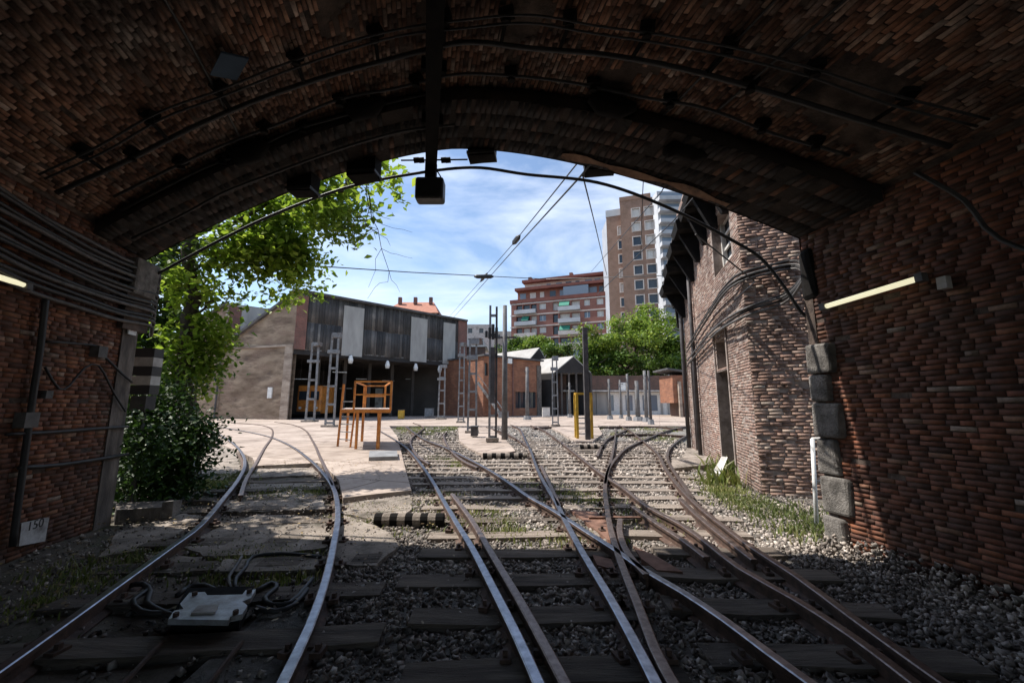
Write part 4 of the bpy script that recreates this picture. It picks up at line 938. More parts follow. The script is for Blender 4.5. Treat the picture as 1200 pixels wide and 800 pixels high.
for px,py in ((206,722),(276,719),(228,697),(292,694)): mb = MB(); p = G(px,py,Z1); mb.tube([p, p+Vector((0,0,0.025))],0.018,6); mb.build('bolt','rust',sw)
gc = 'cables around the switch machine'
for pix, r, lb in (([(205,722),(188,716),(172,706),(176,694),(168,684),(150,686)],0.022,'black hose looping left from the switch machine'),
    ([(214,712),(190,718),(165,716),(156,703),(176,690)],0.02,'second black hose curling left of the switch machine'),
    ([(255,693),(240,686),(222,687),(208,697)],0.022,'hose arching over the back of the switch machine'),
    ([(270,690),(268,676),(277,662),(283,652)],0.016,'thin pale cable leading back from the switch machine'),
    ([(276,690),(276,678),(288,664),(296,652),(330,648),(376,652)],0.018,'cable leading from the switch machine to the right rail'),
    ([(296,694),(318,683),(324,688),(310,700),(318,708),(340,706),(356,690),(366,678)],0.02,'looped hose right of the switch machine'),
    ([(300,712),(322,716),(345,708),(360,690)],0.02,'lower hose right of the switch machine')):
    cable('hose', [G(x,y,0.06) for x,y in pix], r, 'cable_grey' if 'pale' in lb else 'cable', lb, 'hose', gc)
for x0,x1,lb in ((190,145,'left thin steel rod running from the switch machine to the camera'),(283,245,'right thin steel rod running from the switch machine to the camera')):
    mb = MB(); mb.tube([G(x0,752,0.06),G(x1,800,0.06),G(x1-45,850,0.06)],0.016,6); mb.build('point_rod','rust',label=lb,cat='rod')
# ------------------------------------------------------------------ striped board + leaning ladder by the shrubs
cp = D(174,440,6.3)
t = thing('striped_buffer', 'stack of black and white stripes behind the left pilaster', 'striped sign', (cp.x,cp.y,0))
mb = MB(); mb.box((cp.x,cp.y,0.85),(0.05,0.05,1.7)); mb.build('post','darkmast',t)
for i in range(5):
    mb = MB(); mb.box((cp.x,cp.y-0.03,1.80+i*0.145),(0.27,0.2,0.14),0.12); mb.build('stripe','black' if i%2==0 else 'offwhite',t)
mb = MB(); mb.box((cp.x,cp.y-0.03,1.60),(0.22,0.2,0.22),0.1); mb.build('lamp_box','darkmast',t)
a0, a1 = D(232,556,8.2), D(206,452,8.6); b0 = a0+Vector((-0.45,0.1,0)); b1 = a1+Vector((-0.3,0.1,0))
t = thing('ladder', 'weathered grey ladder leaning into the shrubs', 'ladder', a0)
for q0,q1 in ((a0,a1),(b0,b1)): mb = MB(); mb.bar(q0,q1,0.05); mb.build('stile','galv',t)
for i in range(1,8):
    mb = MB(); mb.bar(a0.lerp(a1,i/8), b0.lerp(b1,i/8), 0.03); mb.build('rung','galv',t)
# ------------------------------------------------------------------ orange platform
B = G(445,522,ZP)
t = thing('orange_platform', 'orange steel inspection platform with ladder standing on the paving', 'platform', B)
def OP(px,py,Y): return D(px,py,Y)
Yf, Yb = G(440,526,ZP).y, G(424,517,ZP).y
zd = D(430,481,Yf).z
fl_, fr2 = D(419,527,Yf), D(445,526,Yf); bl_, br_ = D(408,521,Yb), D(424,517,Yb)
xl, xr = D(419,490,Yf).x, D(455,490,Yf).x
def leg(x,y,z1,th=0.07): 
    mb = MB(); mb.bar((x,y,ZP),(x,y,z1),th); mb.build('leg','orange',t)
leg(xl,Yf,zd); leg(D(444,500,Yf).x,Yf,zd,0.1); leg(D(407,500,Yb).x,Yb,zd); leg(D(425,500,Yb).x,Yb,D(425,453,Yb).z,0.08)
mb = MB(); mb.hexa([(D(400,482,Yf).x,Yf,zd),(D(457,482,Yf).x,Yf,zd),(D(455,482,Yb).x,Yb+0.1,zd),(D(404,482,Yb).x,Yb+0.1,zd)]+[(D(400,482,Yf).x,Yf,zd+.06),(D(457,482,Yf).x,Yf,zd+.06),(D(455,482,Yb).x,Yb+0.1,zd+.06),(D(404,482,Yb).x,Yb+0.1,zd+.06)]); mb.build('deck','plank',t)
mb = MB(); mb.bar((D(400,482,Yf).x,Yf-.03,zd-.02),(D(458,482,Yf).x,Yf-.03,zd-.02),0.05,0.1); mb.build('deck_beam','orange',t)
def frame(x0,x1,y,z0,z1,mid,nm):
    mb = MB(); mb.bar((x0,y,z0),(x0,y,z1),0.055); mb.bar((x1,y,z0),(x1,y,z1),0.06); mb.bar((x0,y,z1),(x1,y,z1),0.055)
    if mid: mb.bar((x0,y,(z0+z1)/2+0.05),(x1,y,(z0+z1)/2+0.05),0.05)
    mb.build('railing','orange',t)
zt = D(440,447,Yf).z
frame(D(415,470,Yf).x, D(458,470,Yf).x, Yf, zd, zt, True, 'front')
frame(D(428,470,Yb).x, D(451,470,Yb).x, Yb, zd, D(440,452,Yb).z, True, 'rear')
mb = MB(); mb.bar((D(415,470,Yf).x,Yf,zt),(D(428,470,Yb).x,Yb,D(440,452,Yb).z),0.05); mb.bar((D(458,470,Yf).x,Yf,zt),(D(451,470,Yb).x,Yb,D(440,452,Yb).z),0.05); mb.build('railing','orange',t)
la, lb_ = Vector((D(396,517,Yf+.8).x,Yf+.8,ZP)), Vector((D(403,450,Yf+.8).x,Yf+.8,D(403,450,Yf+.8).z)); off = Vector((D(408,520,Yf+.3).x-la.x,-0.3,0))
mb = MB(); mb.bar(la,lb_,0.06); mb.bar(la+off, Vector((lb_.x+off.x,lb_.y-.3,zd)),0.05); mb.build('ladder_stile','orange',t)
for i in range(6):
    z = ZP+0.25+i*0.26; mb = MB(); a = la.lerp(lb_,(z-ZP)/(lb_.z-ZP)); mb.bar(a, a+off, 0.03); mb.build('ladder_rung','galv',t)
# low grey block beside it
mb = MB(); mb.slab(gpoly([(432,539),(466,538),(465,531),(433,531)],0.12), ZP-0.02, 0.2); mb.build('grey_block','slab_grey',label='low grey concrete block in front of the orange platform',cat='block')
# ------------------------------------------------------------------ masts
def lattice(px, pyb, pxt, pyt, wpx, lb, mat='galv', head=True):
    p = G(px,pyb,ZP); s = p.y/460; w = wpx*s*0.8; top = D(pxt,pyt,p.y).z
    t = thing('lattice_mast', lb, 'mast', p, 'lattice masts in the depot yard')
    x = p.x
    for sx in (-1,1):
        mb = MB(); mb.bar((x+sx*w/2,p.y,ZP),(x+sx*w/2*0.75,p.y,top),w*0.15,w*0.22); mb.build('chord',mat,t)
    n = max(4,int((top)/(w*2.2)))
    for i in range(n):
        z = ZP+0.25+(top-0.3)*i/n; ww = w*(1-0.25*i/n); mb = MB(); mb.box((x,p.y,z),(ww*0.8,w*0.18,w*0.26)); mb.build('batten_plate',mat,t)
    mb = MB(); mb.box((x,p.y,ZP+0.06),(w*1.5,w*1.3,0.12)); mb.build('footing','pave_old',t)
    if head:
        mb = MB(); mb.box((x+w*.2,p.y,top-0.1),(w*1.0,w*.6,0.3)); mb.box((x-w*.1,p.y,top-w*2.2),(w*1.3,w*.5,0.22)); mb.build('cap',mat,t)
    return t, p, top, w
m1 = lattice(363,494,369,402,12,'left of the two lattice masts before the depot opening')
m2 = lattice(386,500,391,391,12,'right of the two lattice masts before the depot opening')
lattice(517,491,519,428,9,'slim lattice mast at the right end of the depot')
lattice(540,495,542,402,8,'slim lattice mast between the depot corner and the brick office')
lattice(553,507,556,398,12,'lattice mast with a dark switch head left of the tall twin mast')
lattice(651,499,650,418,8,'lattice mast in front of the dark gabled shed')
# tall twin mast
p = G(577,518,ZP); s = p.y/460; t = thing('twin_mast', 'tallest dark twin-post mast with black insulators in mid yard', 'mast', p)
topz = D(581,358,p.y).z
for dx, tz, mt in ((-3.5*s,topz,'galv'),(4*s,topz-0.05,'darkmast')):
    mb = MB(); mb.bar((p.x+dx,p.y,ZP),(p.x+dx,p.y,tz),2.4*s,2.8*s); mb.build('post',mt,t)
for i in range(7): mb = MB(); mb.box((p.x,p.y,ZP+0.2+i*0.8),(8*s,2*s,3*s)); mb.build('batten_plate','galv',t)
mb = MB(); zi = D(578,390,p.y).z
for dx in (-8,-4,0,4): mb.tube([(p.x+dx*s,p.y-.05,zi-8*s+abs(dx)*s*.3),(p.x+dx*s,p.y-.05,zi+10*s-abs(dx)*s)],1.8*s,8)
mb.build('insulator','black',t)
mb = MB(); mb.box((p.x,p.y-.1,zi-1.7),(5*s,4*s,2.2)); mb.build('feeder_box','darkmast',t)
mb = MB(); mb.box((p.x,p.y,ZP+.1),(14*s,10*s,0.14)); mb.build('footing','pave_old',t)
p2 = p+Vector((0.45,1.2,0)); t2 = thing('concrete_pole','slim grey concrete pole just behind the tall twin mast','pole',p2)
mb = MB(); mb.tube([p2,Vector((p2.x,p2.y,D(586,358,p2.y).z))],[0.13,0.09],10); mb.build('shaft','polegrey',t2,smooth=True)
mb = MB(); mb.bar((p2.x-0.5,p2.y,4.4),(p2.x+0.5,p2.y,4.4),0.07); mb.build('cross_arm','darkmast',t2)
# concrete poles
def pole(px,pyb,pyt,r,lb,mat='polegrey',base=True,bx=None):
    p = G(px,pyb,ZP); top = D(px,pyt,p.y).z; t = thing('pole', lb, 'pole', p, 'plain poles in the depot yard')
    mb = MB(); mb.tube([p,Vector((p.x,p.y,top))],[r*1.1,r*.8],10); mb.build('shaft',mat,t,smooth=True)
    if base: mb = MB(); mb.tube([p,p+Vector((0,0,0.35))],[r*2.4,r*1.9],8); mb.build('base','slab_grey',t)
    mb = MB(); mb.bar((p.x-0.3,p.y,top-.4),(p.x+.3,p.y,top-.4),0.06); mb.build('arm','darkmast',t)
    return t
pole(618,491.5,430,0.17,'concrete pole with a squat dark base in front of the brick office')
pole(668,489,448,0.13,'grey pole before the dark shed opening')
pole(715,491,444,0.13,'grey pole left of the pale panelled wall')
pole(737,492.5,438,0.12,'slim pole in front of the grey arched panel')
pole(748,493,446,0.2,'stout pole with a dark base before the white wall')
pole(758,494,434,0.15,'tall grey pole, left of the close pair before the white wall')
pole(763,497,434,0.10,'thin dark pole, right of the close pair before the white wall','darkmast')
pole(728,490,445,0.1,'thin pole far back in the yard')
p = G(689,515,ZP); s = p.y/460; t = thing('dark_mast','slender near-black steel mast beside the yellow frame','mast',p)
mb = MB(); mb.bar(p,(p.x,p.y,D(688,384,p.y).z),5.5*s,5*s); mb.build('post','darkmast',t)
mb = MB(); mb.bar((p.x-0.18,p.y,D(688,386,p.y).z),(p.x+.18,p.y,D(688,386,p.y).z),0.05); mb.build('cap','darkmast',t)
# yellow frame
p = G(685,514,ZP); t = thing('yellow_frame','yellow painted steel hoop frame with white rungs around the dark mast','frame',p); s = p.y/460
xl, xr, zt = D(677,490,p.y).x, D(694,490,p.y).x, D(685,461,p.y).z; pb = p.y+0.15
mb = MB(); mb.bar((xl,pb,ZP),(xl,pb,zt),3*s); mb.bar((xr,pb,ZP),(xr,pb,zt-.05),3*s); mb.bar((xl,pb,zt),(xr,pb,zt),2.5*s); mb.build('hoop','yellow',t)
mb = MB(); pb2 = pb+.5; mb.bar((xl,pb2,ZP),(xl,pb2,zt),2.5*s); mb.bar((xr,pb2,ZP),(xr,pb2,zt),2.5*s); mb.bar((xl,pb,zt),(xl,pb2,zt),2.5*s); mb.bar((xr,pb,zt),(xr,pb2,zt),2.5*s); mb.build('hoop','yellow',t)
for i in range(4): mb = MB(); mb.bar((xl,pb,ZP+.2+i*.22),(xr,pb,ZP+.2+i*.22),1.6*s); mb.build('rung','offwhite',t)
# ------------------------------------------------------------------ depot
YA, YB = 37.0, 51.0
A = D(337,490,YA); Bp = D(541,488,YB); Cc = D(222,486,40.6)
dfw = Wall(A,Bp); dsw = Wall(Cc,A)
if dfw.n.y > 0: dfw.n = -dfw.n
if dsw.n.y > 0: dsw.n = -dsw.n
dep = thing('tram_depot','large depot hall with grey timber fascia, saw-tooth roof and dark open bay','depot',A)
LF = dfw.L; ZF0, ZF1 = 6.6, 12.1
FD = (A-Cc); FD.z = 0; t1 = (D(258,440,40)-D(337,440,37)); 
u1 = dsw.hit(258,450)[0]; uA = dsw.L
# side wall polygon
mb = MB()
def sp(u,z,d=0): return dsw.P(u,z,d)
ue = -8.0
for poly in ([(u1,0),(uA,0),(uA,ZF1-0.1),(u1,7.2)], [(-2.5,0),(u1,0),(u1,11.5),(-2.5,8.7)], [(ue,0),(-2.5,0),(-2.5,8.7),(ue,6.0)]):
    mb.face([sp(*q) for q in poly]); mb.face([sp(*q,-0.4) for q in poly][::-1])
mb.build('side_wall','stucco_stained',dep)
mb = MB()  # ledge / dirt band and door-like vent
mb.wbox(dsw,u1,uA,6.85,7.05,0.0,0.12); mb.wbox(dsw,u1-0.1,u1+0.05,0.0,11.5,0.0,0.15); mb.wbox(dsw,uA-0.9,uA-0.02,0.0,7.0,0.0,0.1); mb.build('wall_trim','stucco',dep)
mb = MB(); mb.tube([sp(u1,0,0.25),sp(u1,7.4,0.25)],0.09,8); mb.build('drainpipe','roofdark',dep)
mb = MB(); mb.bar(sp(u1,7.3,0.15),sp(uA,ZF1+0.05,0.15),0.3,0.25); mb.bar(sp(-2.5,8.9,0.15),sp(u1,11.7,0.15),0.3,0.25); mb.build('roof_edge','roofdark',dep)
p = dsw.hit(317,460); mb = MB(); mb.wbox(dsw,p[0]-0.25,p[0]+0.25,p[1]-0.5,p[1]+0.5,0,0.12); mb.build('sign_panel','white',dep)
e = dfw.e
def ext(q, L): return Vector((q.x+e.x*L, q.y+e.y*L, q.z))
mb = MB()
Rf = [sp(uA,ZF1),sp(u1,7.25)]; mb.face([Rf[0],ext(Rf[0],LF),ext(Rf[1],LF),Rf[1]]); q2 = [sp(u1,11.65),sp(ue,6.1)]; mb.face([q2[0],ext(q2[0],LF),ext(q2[1],LF),q2[1]]); mb.build('roof','roofdark',dep)
mb = MB(); a = sp(u1,7.3); b = sp(u1,11.6); mb.face([a,ext(a,LF),ext(b,LF),b]); mb.build('clerestory','panelgrey',dep)
mb = MB(); mb.face([sp(u1+0.0,7.3,0.06),sp(u1+0.0,7.3,0.06)+e*1.2,sp(u1,11.4,0.06)+e*1.2,sp(u1,11.4,0.06)]); mb.build('pier','redpier',dep)
# fascia with boards, pale panels, red piers
up = lambda px,py: dfw.hit(px,py)[0]
mb = MB(); mb.wbox(dfw,0.0,LF,ZF0,ZF1,-0.3,0.0); fs = mb.build('timber_fascia','woodwall',dep)
V = []; u = 1.0
while u < LF-0.9:
    b_w = random.uniform(0.2,0.42); z0_ = ZF0+random.uniform(-0.05,.15)
    zm_ = ZF0+2.7+random.uniform(-.05,.05)
    for za,zb in ((z0_,zm_),(zm_+.03,ZF1-.05)):
        d_ = random.uniform(.02,.07); V.append([tuple(dfw.P(*q)) for q in ((u,za,d_),(u+b_w,za,d_),(u+b_w,zb,d_),(u,zb,d_),(u,za,-.01),(u+b_w,za,-.01),(u+b_w,zb,-.01),(u,zb,-.01))])
    u += b_w+0.03
np_mesh('boards', np.array(V), BT, 'woodboards', fs)
for x0,x1 in ((401,425),(481,500),(519,533)):
    mb = MB(); a,b = up(x0,390),up(x1,390); mb.wbox(dfw,a,b,ZF0-0.25,ZF1-0.55,0.07,0.14); mb.build('pale_panel','panelgrey',dep)
    
mb = MB(); mb.wbox(dfw,-0.02,0.95,ZF0,ZF1-.3,0.0,0.16); mb.build('pier','redpier',dep)
mb = MB(); mb.wbox(dfw,LF-0.9,LF+0.5,0,ZF1+.25,-1.0,0.18); mb.build('pier','redpier',dep)
mb = MB(); mb.wbox(dfw,-0.4,LF+0.4,ZF1,ZF1+0.22,-0.4,0.45); mb.build('coping','roofdark',dep)
mb = MB(); mb.wbox(dfw,0,LF,ZF0-0.45,ZF0,-0.5,-0.02); mb.build('lintel_beam','interior',dep)
# interior
dd = -(uA-ue)  # depth of hall
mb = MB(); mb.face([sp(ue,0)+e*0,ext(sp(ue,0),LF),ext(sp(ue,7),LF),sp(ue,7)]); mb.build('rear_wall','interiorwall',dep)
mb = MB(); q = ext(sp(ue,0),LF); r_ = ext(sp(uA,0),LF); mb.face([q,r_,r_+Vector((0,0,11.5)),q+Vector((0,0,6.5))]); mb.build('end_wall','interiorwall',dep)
mb = MB(); mb.face([sp(ue,6.9,-.5),ext(sp(ue,6.9),LF),ext(sp(uA,6.9),LF),sp(uA,6.9,-.5)]); mb.build('ceiling','interior',dep)  # flat dark sheet under the saw-tooth roof, added to keep the hall dark
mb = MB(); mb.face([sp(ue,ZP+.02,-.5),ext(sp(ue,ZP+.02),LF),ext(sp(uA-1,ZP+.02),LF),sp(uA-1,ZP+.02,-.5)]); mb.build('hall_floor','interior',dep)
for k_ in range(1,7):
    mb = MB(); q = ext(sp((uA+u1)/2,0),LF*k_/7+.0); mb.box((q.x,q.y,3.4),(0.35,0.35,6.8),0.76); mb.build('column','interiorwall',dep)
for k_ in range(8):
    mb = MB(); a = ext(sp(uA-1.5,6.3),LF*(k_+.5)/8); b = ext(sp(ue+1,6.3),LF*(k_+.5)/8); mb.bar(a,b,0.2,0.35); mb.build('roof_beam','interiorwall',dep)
for k_,(px,py) in enumerate(((409,422),(452,428),(485,431),(513,433))):
    q = dfw.P(up(px,py), dfw.hit(px,py)[1], 0.4); t = thing('hanging_lamp', ['first','second','third','fourth'][k_]+' white lamp from the left under the depot fascia','lamp',q,'lamps under the depot fascia')
    mb = MB(); mb.tube([q+Vector((0,0,-.35)),q+Vector((0,0,0)),q+Vector((0,0,.4)),q+Vector((0,0,.5))],[0.2,0.26,0.15,0.05],10); mb.build('shade','lampwhite',t,smooth=True)
    mb = MB(); mb.bar(q+Vector((0,0,.45)), dfw.P(up(px,py), q.z+.6, 0.0),0.06); mb.build('bracket','roofdark',t)
for k_,(px0,px1,py0,py1,yy) in enumerate(((480,512,447,474,58),(440,448,455,478,54),(462,474,452,486,56))):
    a_, b2_ = D(px0,(py0+py1)/2,yy), D(px1,(py0+py1)/2,yy); z1_, z0_ = D(px0,py0,yy).z, D(px0,py1,yy).z
    mb = MB(); mb.box(((a_.x+b2_.x)/2,yy,(z0_+z1_)/2),(b2_.x-a_.x,.3,z1_-z0_)); mb.build('inner_partition','offwhite',dep)
for k_,(px,py,yy) in enumerate(((398,436,43),(425,444,47),(455,446,50),(378,452,43),(482,444,53),(352,444,41.5),(405,455,50))):
    q = D(px,py,yy); t = thing('hall_light','pale fluorescent fitting glinting in the dark under the depot ceiling','lamp',q,'light fittings inside the depot')
    mb = MB(); mb.bar(q-Vector((.7,.2,0)),q+Vector((.7,.2,0)),.12,.08); mb.build('fitting','lampwhite',t)
    mb = MB(); mb.bar(q+Vector((0,0,.05)),Vector((q.x,q.y,6.9)),.03); mb.build('hanger','darkmast',t)
# orange rail vehicle inside
q = D(361,488,41.5); t = thing('rail_vehicle','orange maintenance railcar parked in the shadow inside the depot','rail vehicle',q)
zv = 0.45
mb = MB(); mb.box((q.x,q.y+1.5,1.95),(2.5,3.2,2.9),0); o = mb.build('body','orange',t); bv = o.modifiers.new('b','BEVEL'); bv.width=.15; bv.segments=3
for dx in (-0.6,0.6):
    mb = MB(); mb.box((q.x+dx,q.y-.12,2.35),(0.85,0.05,0.9)); mb.build('windscreen','glass',t)
    mb = MB(); mb.tube([(q.x+dx*1.4,q.y-.1,1.1),(q.x+dx*1.4,q.y-.18,1.1)],0.13,10); mb.build('headlight','lampwhite',t)
    mb = MB(); mb.tube([(q.x+dx-0.08,q.y+.8,.45),(q.x+dx+.08,q.y+.8,.45)],0.4,14); mb.build('wheel','black',t)
mb = MB(); mb.box((q.x,q.y-.15,0.6),(2.5,0.2,0.3)); mb.build('bumper','black',t)
# yard clutter
for k_,(px,py,w_,h_,m_,lb) in enumerate(((503,489,.9,.9,'galv','grey cabinet on the paving at the right end of the depot'),(556,512,.3,.4,'darkmast','dark trackside box at the foot of the switch mast'),(590,490,1.0,.6,'slab_grey','low grey bin against the brick office'),(640,489,.8,1.0,'offwhite','pale cabinet at the corner of the dark shed'),(470,491,.5,.8,'yellow','small yellow cabinet in front of the depot opening'))):
    q = G(px,py,ZP); t = thing('cabinet',lb,'cabinet',q)
    mb = MB(); mb.box(q+Vector((0,0,h_/2+.05)),(w_,.5,h_)); o = mb.build('body',m_,t); bv = o.modifiers.new('b','BEVEL'); bv.width=.02
    mb = MB(); mb.box(q+Vector((0,0,h_+.07)),(w_*1.1,.58,.05)); mb.build('lid','roofdark',t)
# ------------------------------------------------------------------ brick office
Wo = Wall(D(566,489,44), D(634,489,50))
if Wo.n.y > 0: Wo.n = -Wo.n
of = thing('brick_office','two-storey orange brick office with an outside stair beside the depot','building',Wo.P(0,0))
dr = pix_open(Wo,604,628,459,483); ops = [(dr[0],dr[1],1.0,dr[3]), pix_open(Wo,568,572,425,440)]
mb = MB(); wall_open(mb,Wo,0,Wo.L,0,6.75,ops,0.3); mb.face([Wo.P(0,0),Wo.P(0,0,-9),Wo.P(0,7.0,-9),Wo.P(0,6.75)]); mb.face([Wo.P(Wo.L,0,-9),Wo.P(Wo.L,0),Wo.P(Wo.L,6.75),Wo.P(Wo.L,6.75,-9)]); mb.build('wall','brick_office',of)
mb = MB(); mb.wbox(Wo,-0.2,Wo.L+.3,6.75,6.95,-9,0.35); mb.build('roof','roofdark',of)
w_ = fitpart(Wo,ops[0],0.25,'window','glass',of)
mb = MB()
for k_ in range(5): uu = ops[0][0]+(ops[0][1]-ops[0][0])*k_/4; mb.wbox(Wo,uu-.06,uu+.06,1.0,ops[0][3],-.24,-.1)
mb.build('window_frame','roofdark',w_)
fitpart(Wo,ops[1],0.25,'window','glass',of)
uc = Wo.L*0.47; mb = MB(); mb.wbox(Wo,uc,uc+.15,0,6.7,0,0.1); mb.build('downpipe','redpier',of)
mb = MB(); mb.wbox(Wo,Wo.L-.7,Wo.L+.02,0,6.2,0,.12); mb.build('pier','concrete_wall',of)
ps = Wo.hit(596,423); mb = MB(); mb.wbox(Wo,ps[0]-.3,ps[0]+.3,ps[1]-.3,ps[1]+.3,.02,.3); mb.build('wall_lamp','lampwhite',of)
s0 = D(588,488,42.5); s1 = D(560,448,44.5); t = thing('stair','grey steel outside stair climbing left along the brick office','stair',s0)
for dy in (0,1.0):
    mb = MB(); mb.bar(s0+Vector((0,dy,0)),s1+Vector((0,dy,0)),0.1,0.3); mb.build('stringer','galv',t); mb = MB(); mb.bar(s0+Vector((0,dy,.9)),s1+Vector((0,dy,.9)),0.06); mb.build('handrail','galv',t)
mb = MB()
for k_ in range(12): q = s0.lerp(s1,(k_+.5)/12); mb.box(q+Vector((0,.5,0)),(0.3,1.0,0.05))
mb.build('treads','galv',t)
Ws = Wall(D(544,489,52), D(568,489,52)); Ws.n = Vector((0,-1,0))
of2 = thing('brick_annex','narrow dark brick annex with a blue door between depot and office','building',Ws.P(0,0))
zt = Ws.hit(556,396)[1]; o1 = pix_open(Ws,546,551,432,468); o2 = pix_open(Ws,557,562,415,430); o3 = pix_open(Ws,556,563,440,485,0)
mb = MB(); wall_open(mb,Ws,0,Ws.L,0,zt-1.2,[o1,o2,o3],.3); mb.face([Ws.P(0,0),Ws.P(0,0,-6),Ws.P(0,zt-1.2,-6),Ws.P(0,zt-1.2)]); mb.wbox(Ws,Ws.L*.35,Ws.L*.8,zt-1.2,zt,-3,0); mb.build('wall','brick_back',of2)
fitpart(Ws,o1,.2,'door','blue',of2); fitpart(Ws,o2,.2,'window','glass',of2); fitpart(Ws,o3,.25,'doorway','black',of2)
mb = MB(); mb.wbox(Ws,-.3,Ws.L+.2,zt-1.2,zt-1.0,-6,.4); mb.build('roof','offwhite',of2)
# sheds
def shed(name,lb,gx0,gx1,rxp,ry,ex,ey,Y,lx,mat_g):
    t = thing(name,lb,'shed',D(gx0,488,Y))
    l,r,rd = D(gx0,488,Y), D(gx1,488,Y), D(rxp,ry,Y); ez = D(ex,ey,Y).z; s = Vector((lx,10,0))
    el, er = Vector((l.x,Y,ez)), Vector((r.x,Y,ez)); L0, R0 = Vector((l.x,Y,0)), Vector((r.x,Y,0)); rd = Vector((rd.x,Y,rd.z))
    mb = MB(); mb.face([L0+s,R0+s,er+s,rd+s,el+s]); mb.face([el,er,rd]); mb.face([L0,L0+s,el+s,el]); mb.face([R0,R0+s,er+s,er]); mb.build('wall',mat_g,t)
    mb = MB()
    for a, b in ((el,rd),(rd,er)):
        mb.hexa([a,b,b+s,a+s]+[x+Vector((0,0,.12)) for x in (a,b,b+s,a+s)])
    mb.build('roof','roofpale',t)
    mb = MB(); n = 5
    for k_ in range(n+1): q = L0.lerp(R0,k_/n); mb.bar(q,q+Vector((0,0,ez)),0.22)
    mb.build('post','interiorwall',t)
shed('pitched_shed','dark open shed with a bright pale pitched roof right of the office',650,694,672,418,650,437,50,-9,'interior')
shed('small_shed','small far shed with a bright pale roof showing over the office',618,642,632,408,620,425,62,-9,'interior')
# back wall
Wb = Wall((D(655,488,53).x,53),(D(830,488,53).x,53)); Wb.n = Vector((0,-1,0))
bw2 = thing('yard_wall','long red brick retaining wall with a pale lower panelled storey at the far yard edge','wall',Wb.P(0,0))
mb = MB(); mb.wbox(Wb,0,Wb.L,0,5.2,-1.2,0); mb.build('brickwork','brick_back',bw2)
mb = MB(); mb.wbox(Wb,0.2,Wb.L-2,3.05,3.25,0,1.0); mb.build('canopy','offwhite',bw2)
ub = lambda px: Wb.hit(px,480)[0]
mb = MB(); mb.wbox(Wb,ub(664),ub(713),0,3.0,0.02,.2); mb.build('grey_panel','panelgrey',bw2, label='grey left stretch of the lower storey')
mb = MB(); mb.wbox(Wb,ub(713),ub(783),0,3.0,0.02,.2); mb.build('white_panel','white',bw2)
for x0,x1 in ((716,719),(733,741),(753,756),(760,770)):
    mb = MB(); mb.wbox(Wb,ub(x0),ub(x1),0.6,2.6,0.2,.26); mb.build('window','glass_blue',bw2)
for x in (690,700,713,728,745,775,783): mb = MB(); mb.wbox(Wb,ub(x)-.12,ub(x)+.12,0,3.0,.2,.32); mb.build('pilaster','panelgrey',bw2)
mb = MB(); p = Wb.hit(729,453); mb.wbox(Wb,p[0]-.45,p[0]+.45,p[1]-.55,p[1]+.55,0,.15); mb.build('sign_panel','white',bw2)
q = D(800,489,44); ht_ = thing('brick_hut','small red brick hut with a sloping roof at the far right of the yard','hut',q)
x0,x1 = D(787,480,44).x, D(822,480,44).x; zt = D(800,431,44).z
mb = MB(); mb.box(((x0+x1)/2+.3,46,(zt)/2-.6+1.0),(x1-x0,4,zt-1.4-1.0)); mb.build('wall','brick_office',ht_)
mb = MB(); mb.box(((x0+x1)/2+.3+.5,46.1,1.4),(x1-x0-1.2,3.6,2.8)); mb.build('base_wall','brick_back',ht_)
mb = MB(); mb.hexa([(x0-.3,43.7,zt-.2),(x1+.5,43.7,zt-.8),(x1+.5,48.3,zt-.8),(x0-.3,48.3,zt-.2),(x0-.3,43.7,zt),(x1+.5,43.7,zt-.6),(x1+.5,48.3,zt-.6),(x0-.3,48.3,zt)]); mb.build('roof','roofdark',ht_)
for px in (797,808): x = D(px,480,44).x; mb = MB(); mb.bar((x,43.8,0),(x,43.8,zt-1.5),.3); mb.build('column','stucco',ht_)
# ------------------------------------------------------------------ apartment block
Wa = Wall(D(599,480,100), D(726,480,91))
if Wa.n.y > 0: Wa.n = -Wa.n
ap = thing('apartment_block','red brick apartment block with stepped terraces and green awnings','apartment building',Wa.P(0,0))
zr = Wa.hit(600,356)[1]; fp = 3.0
def au(px): return Wa.hit(px,380)[0]
ops = []; info = []
cols = [(605,612,'b'),(613,621,'b'),(622,629,'b'),(632,640,'w'),(648,654,'d'),(656,668,'a'),(670,680,'g'),(685,692,'w'),(700,708,'w'),(715,720,'w')]
for fl in range(6):
    z1 = zr-0.55-fl*fp
    for x0,x1,k_ in cols:
        a,b = au(x0),au(x1); o = (a,b,z1-(1.5 if k_=='w' else 2.1),z1); ops.append(o); info.append((o,k_,fl))
mb = MB(); wall_open(mb,Wa,0,Wa.L,0,zr,ops,0.7); mb.face([Wa.P(0,0,-12),Wa.P(0,0),Wa.P(0,zr),Wa.P(0,zr,-12)]); mb.face([Wa.P(0,zr),Wa.P(Wa.L,zr),Wa.P(Wa.L,zr,-14),Wa.P(0,zr,-14)]); mb.face([Wa.P(Wa.L,0),Wa.P(Wa.L,0,-12),Wa.P(Wa.L,zr,-12),Wa.P(Wa.L,zr)]); mb.build('wall','brick_apart',ap)
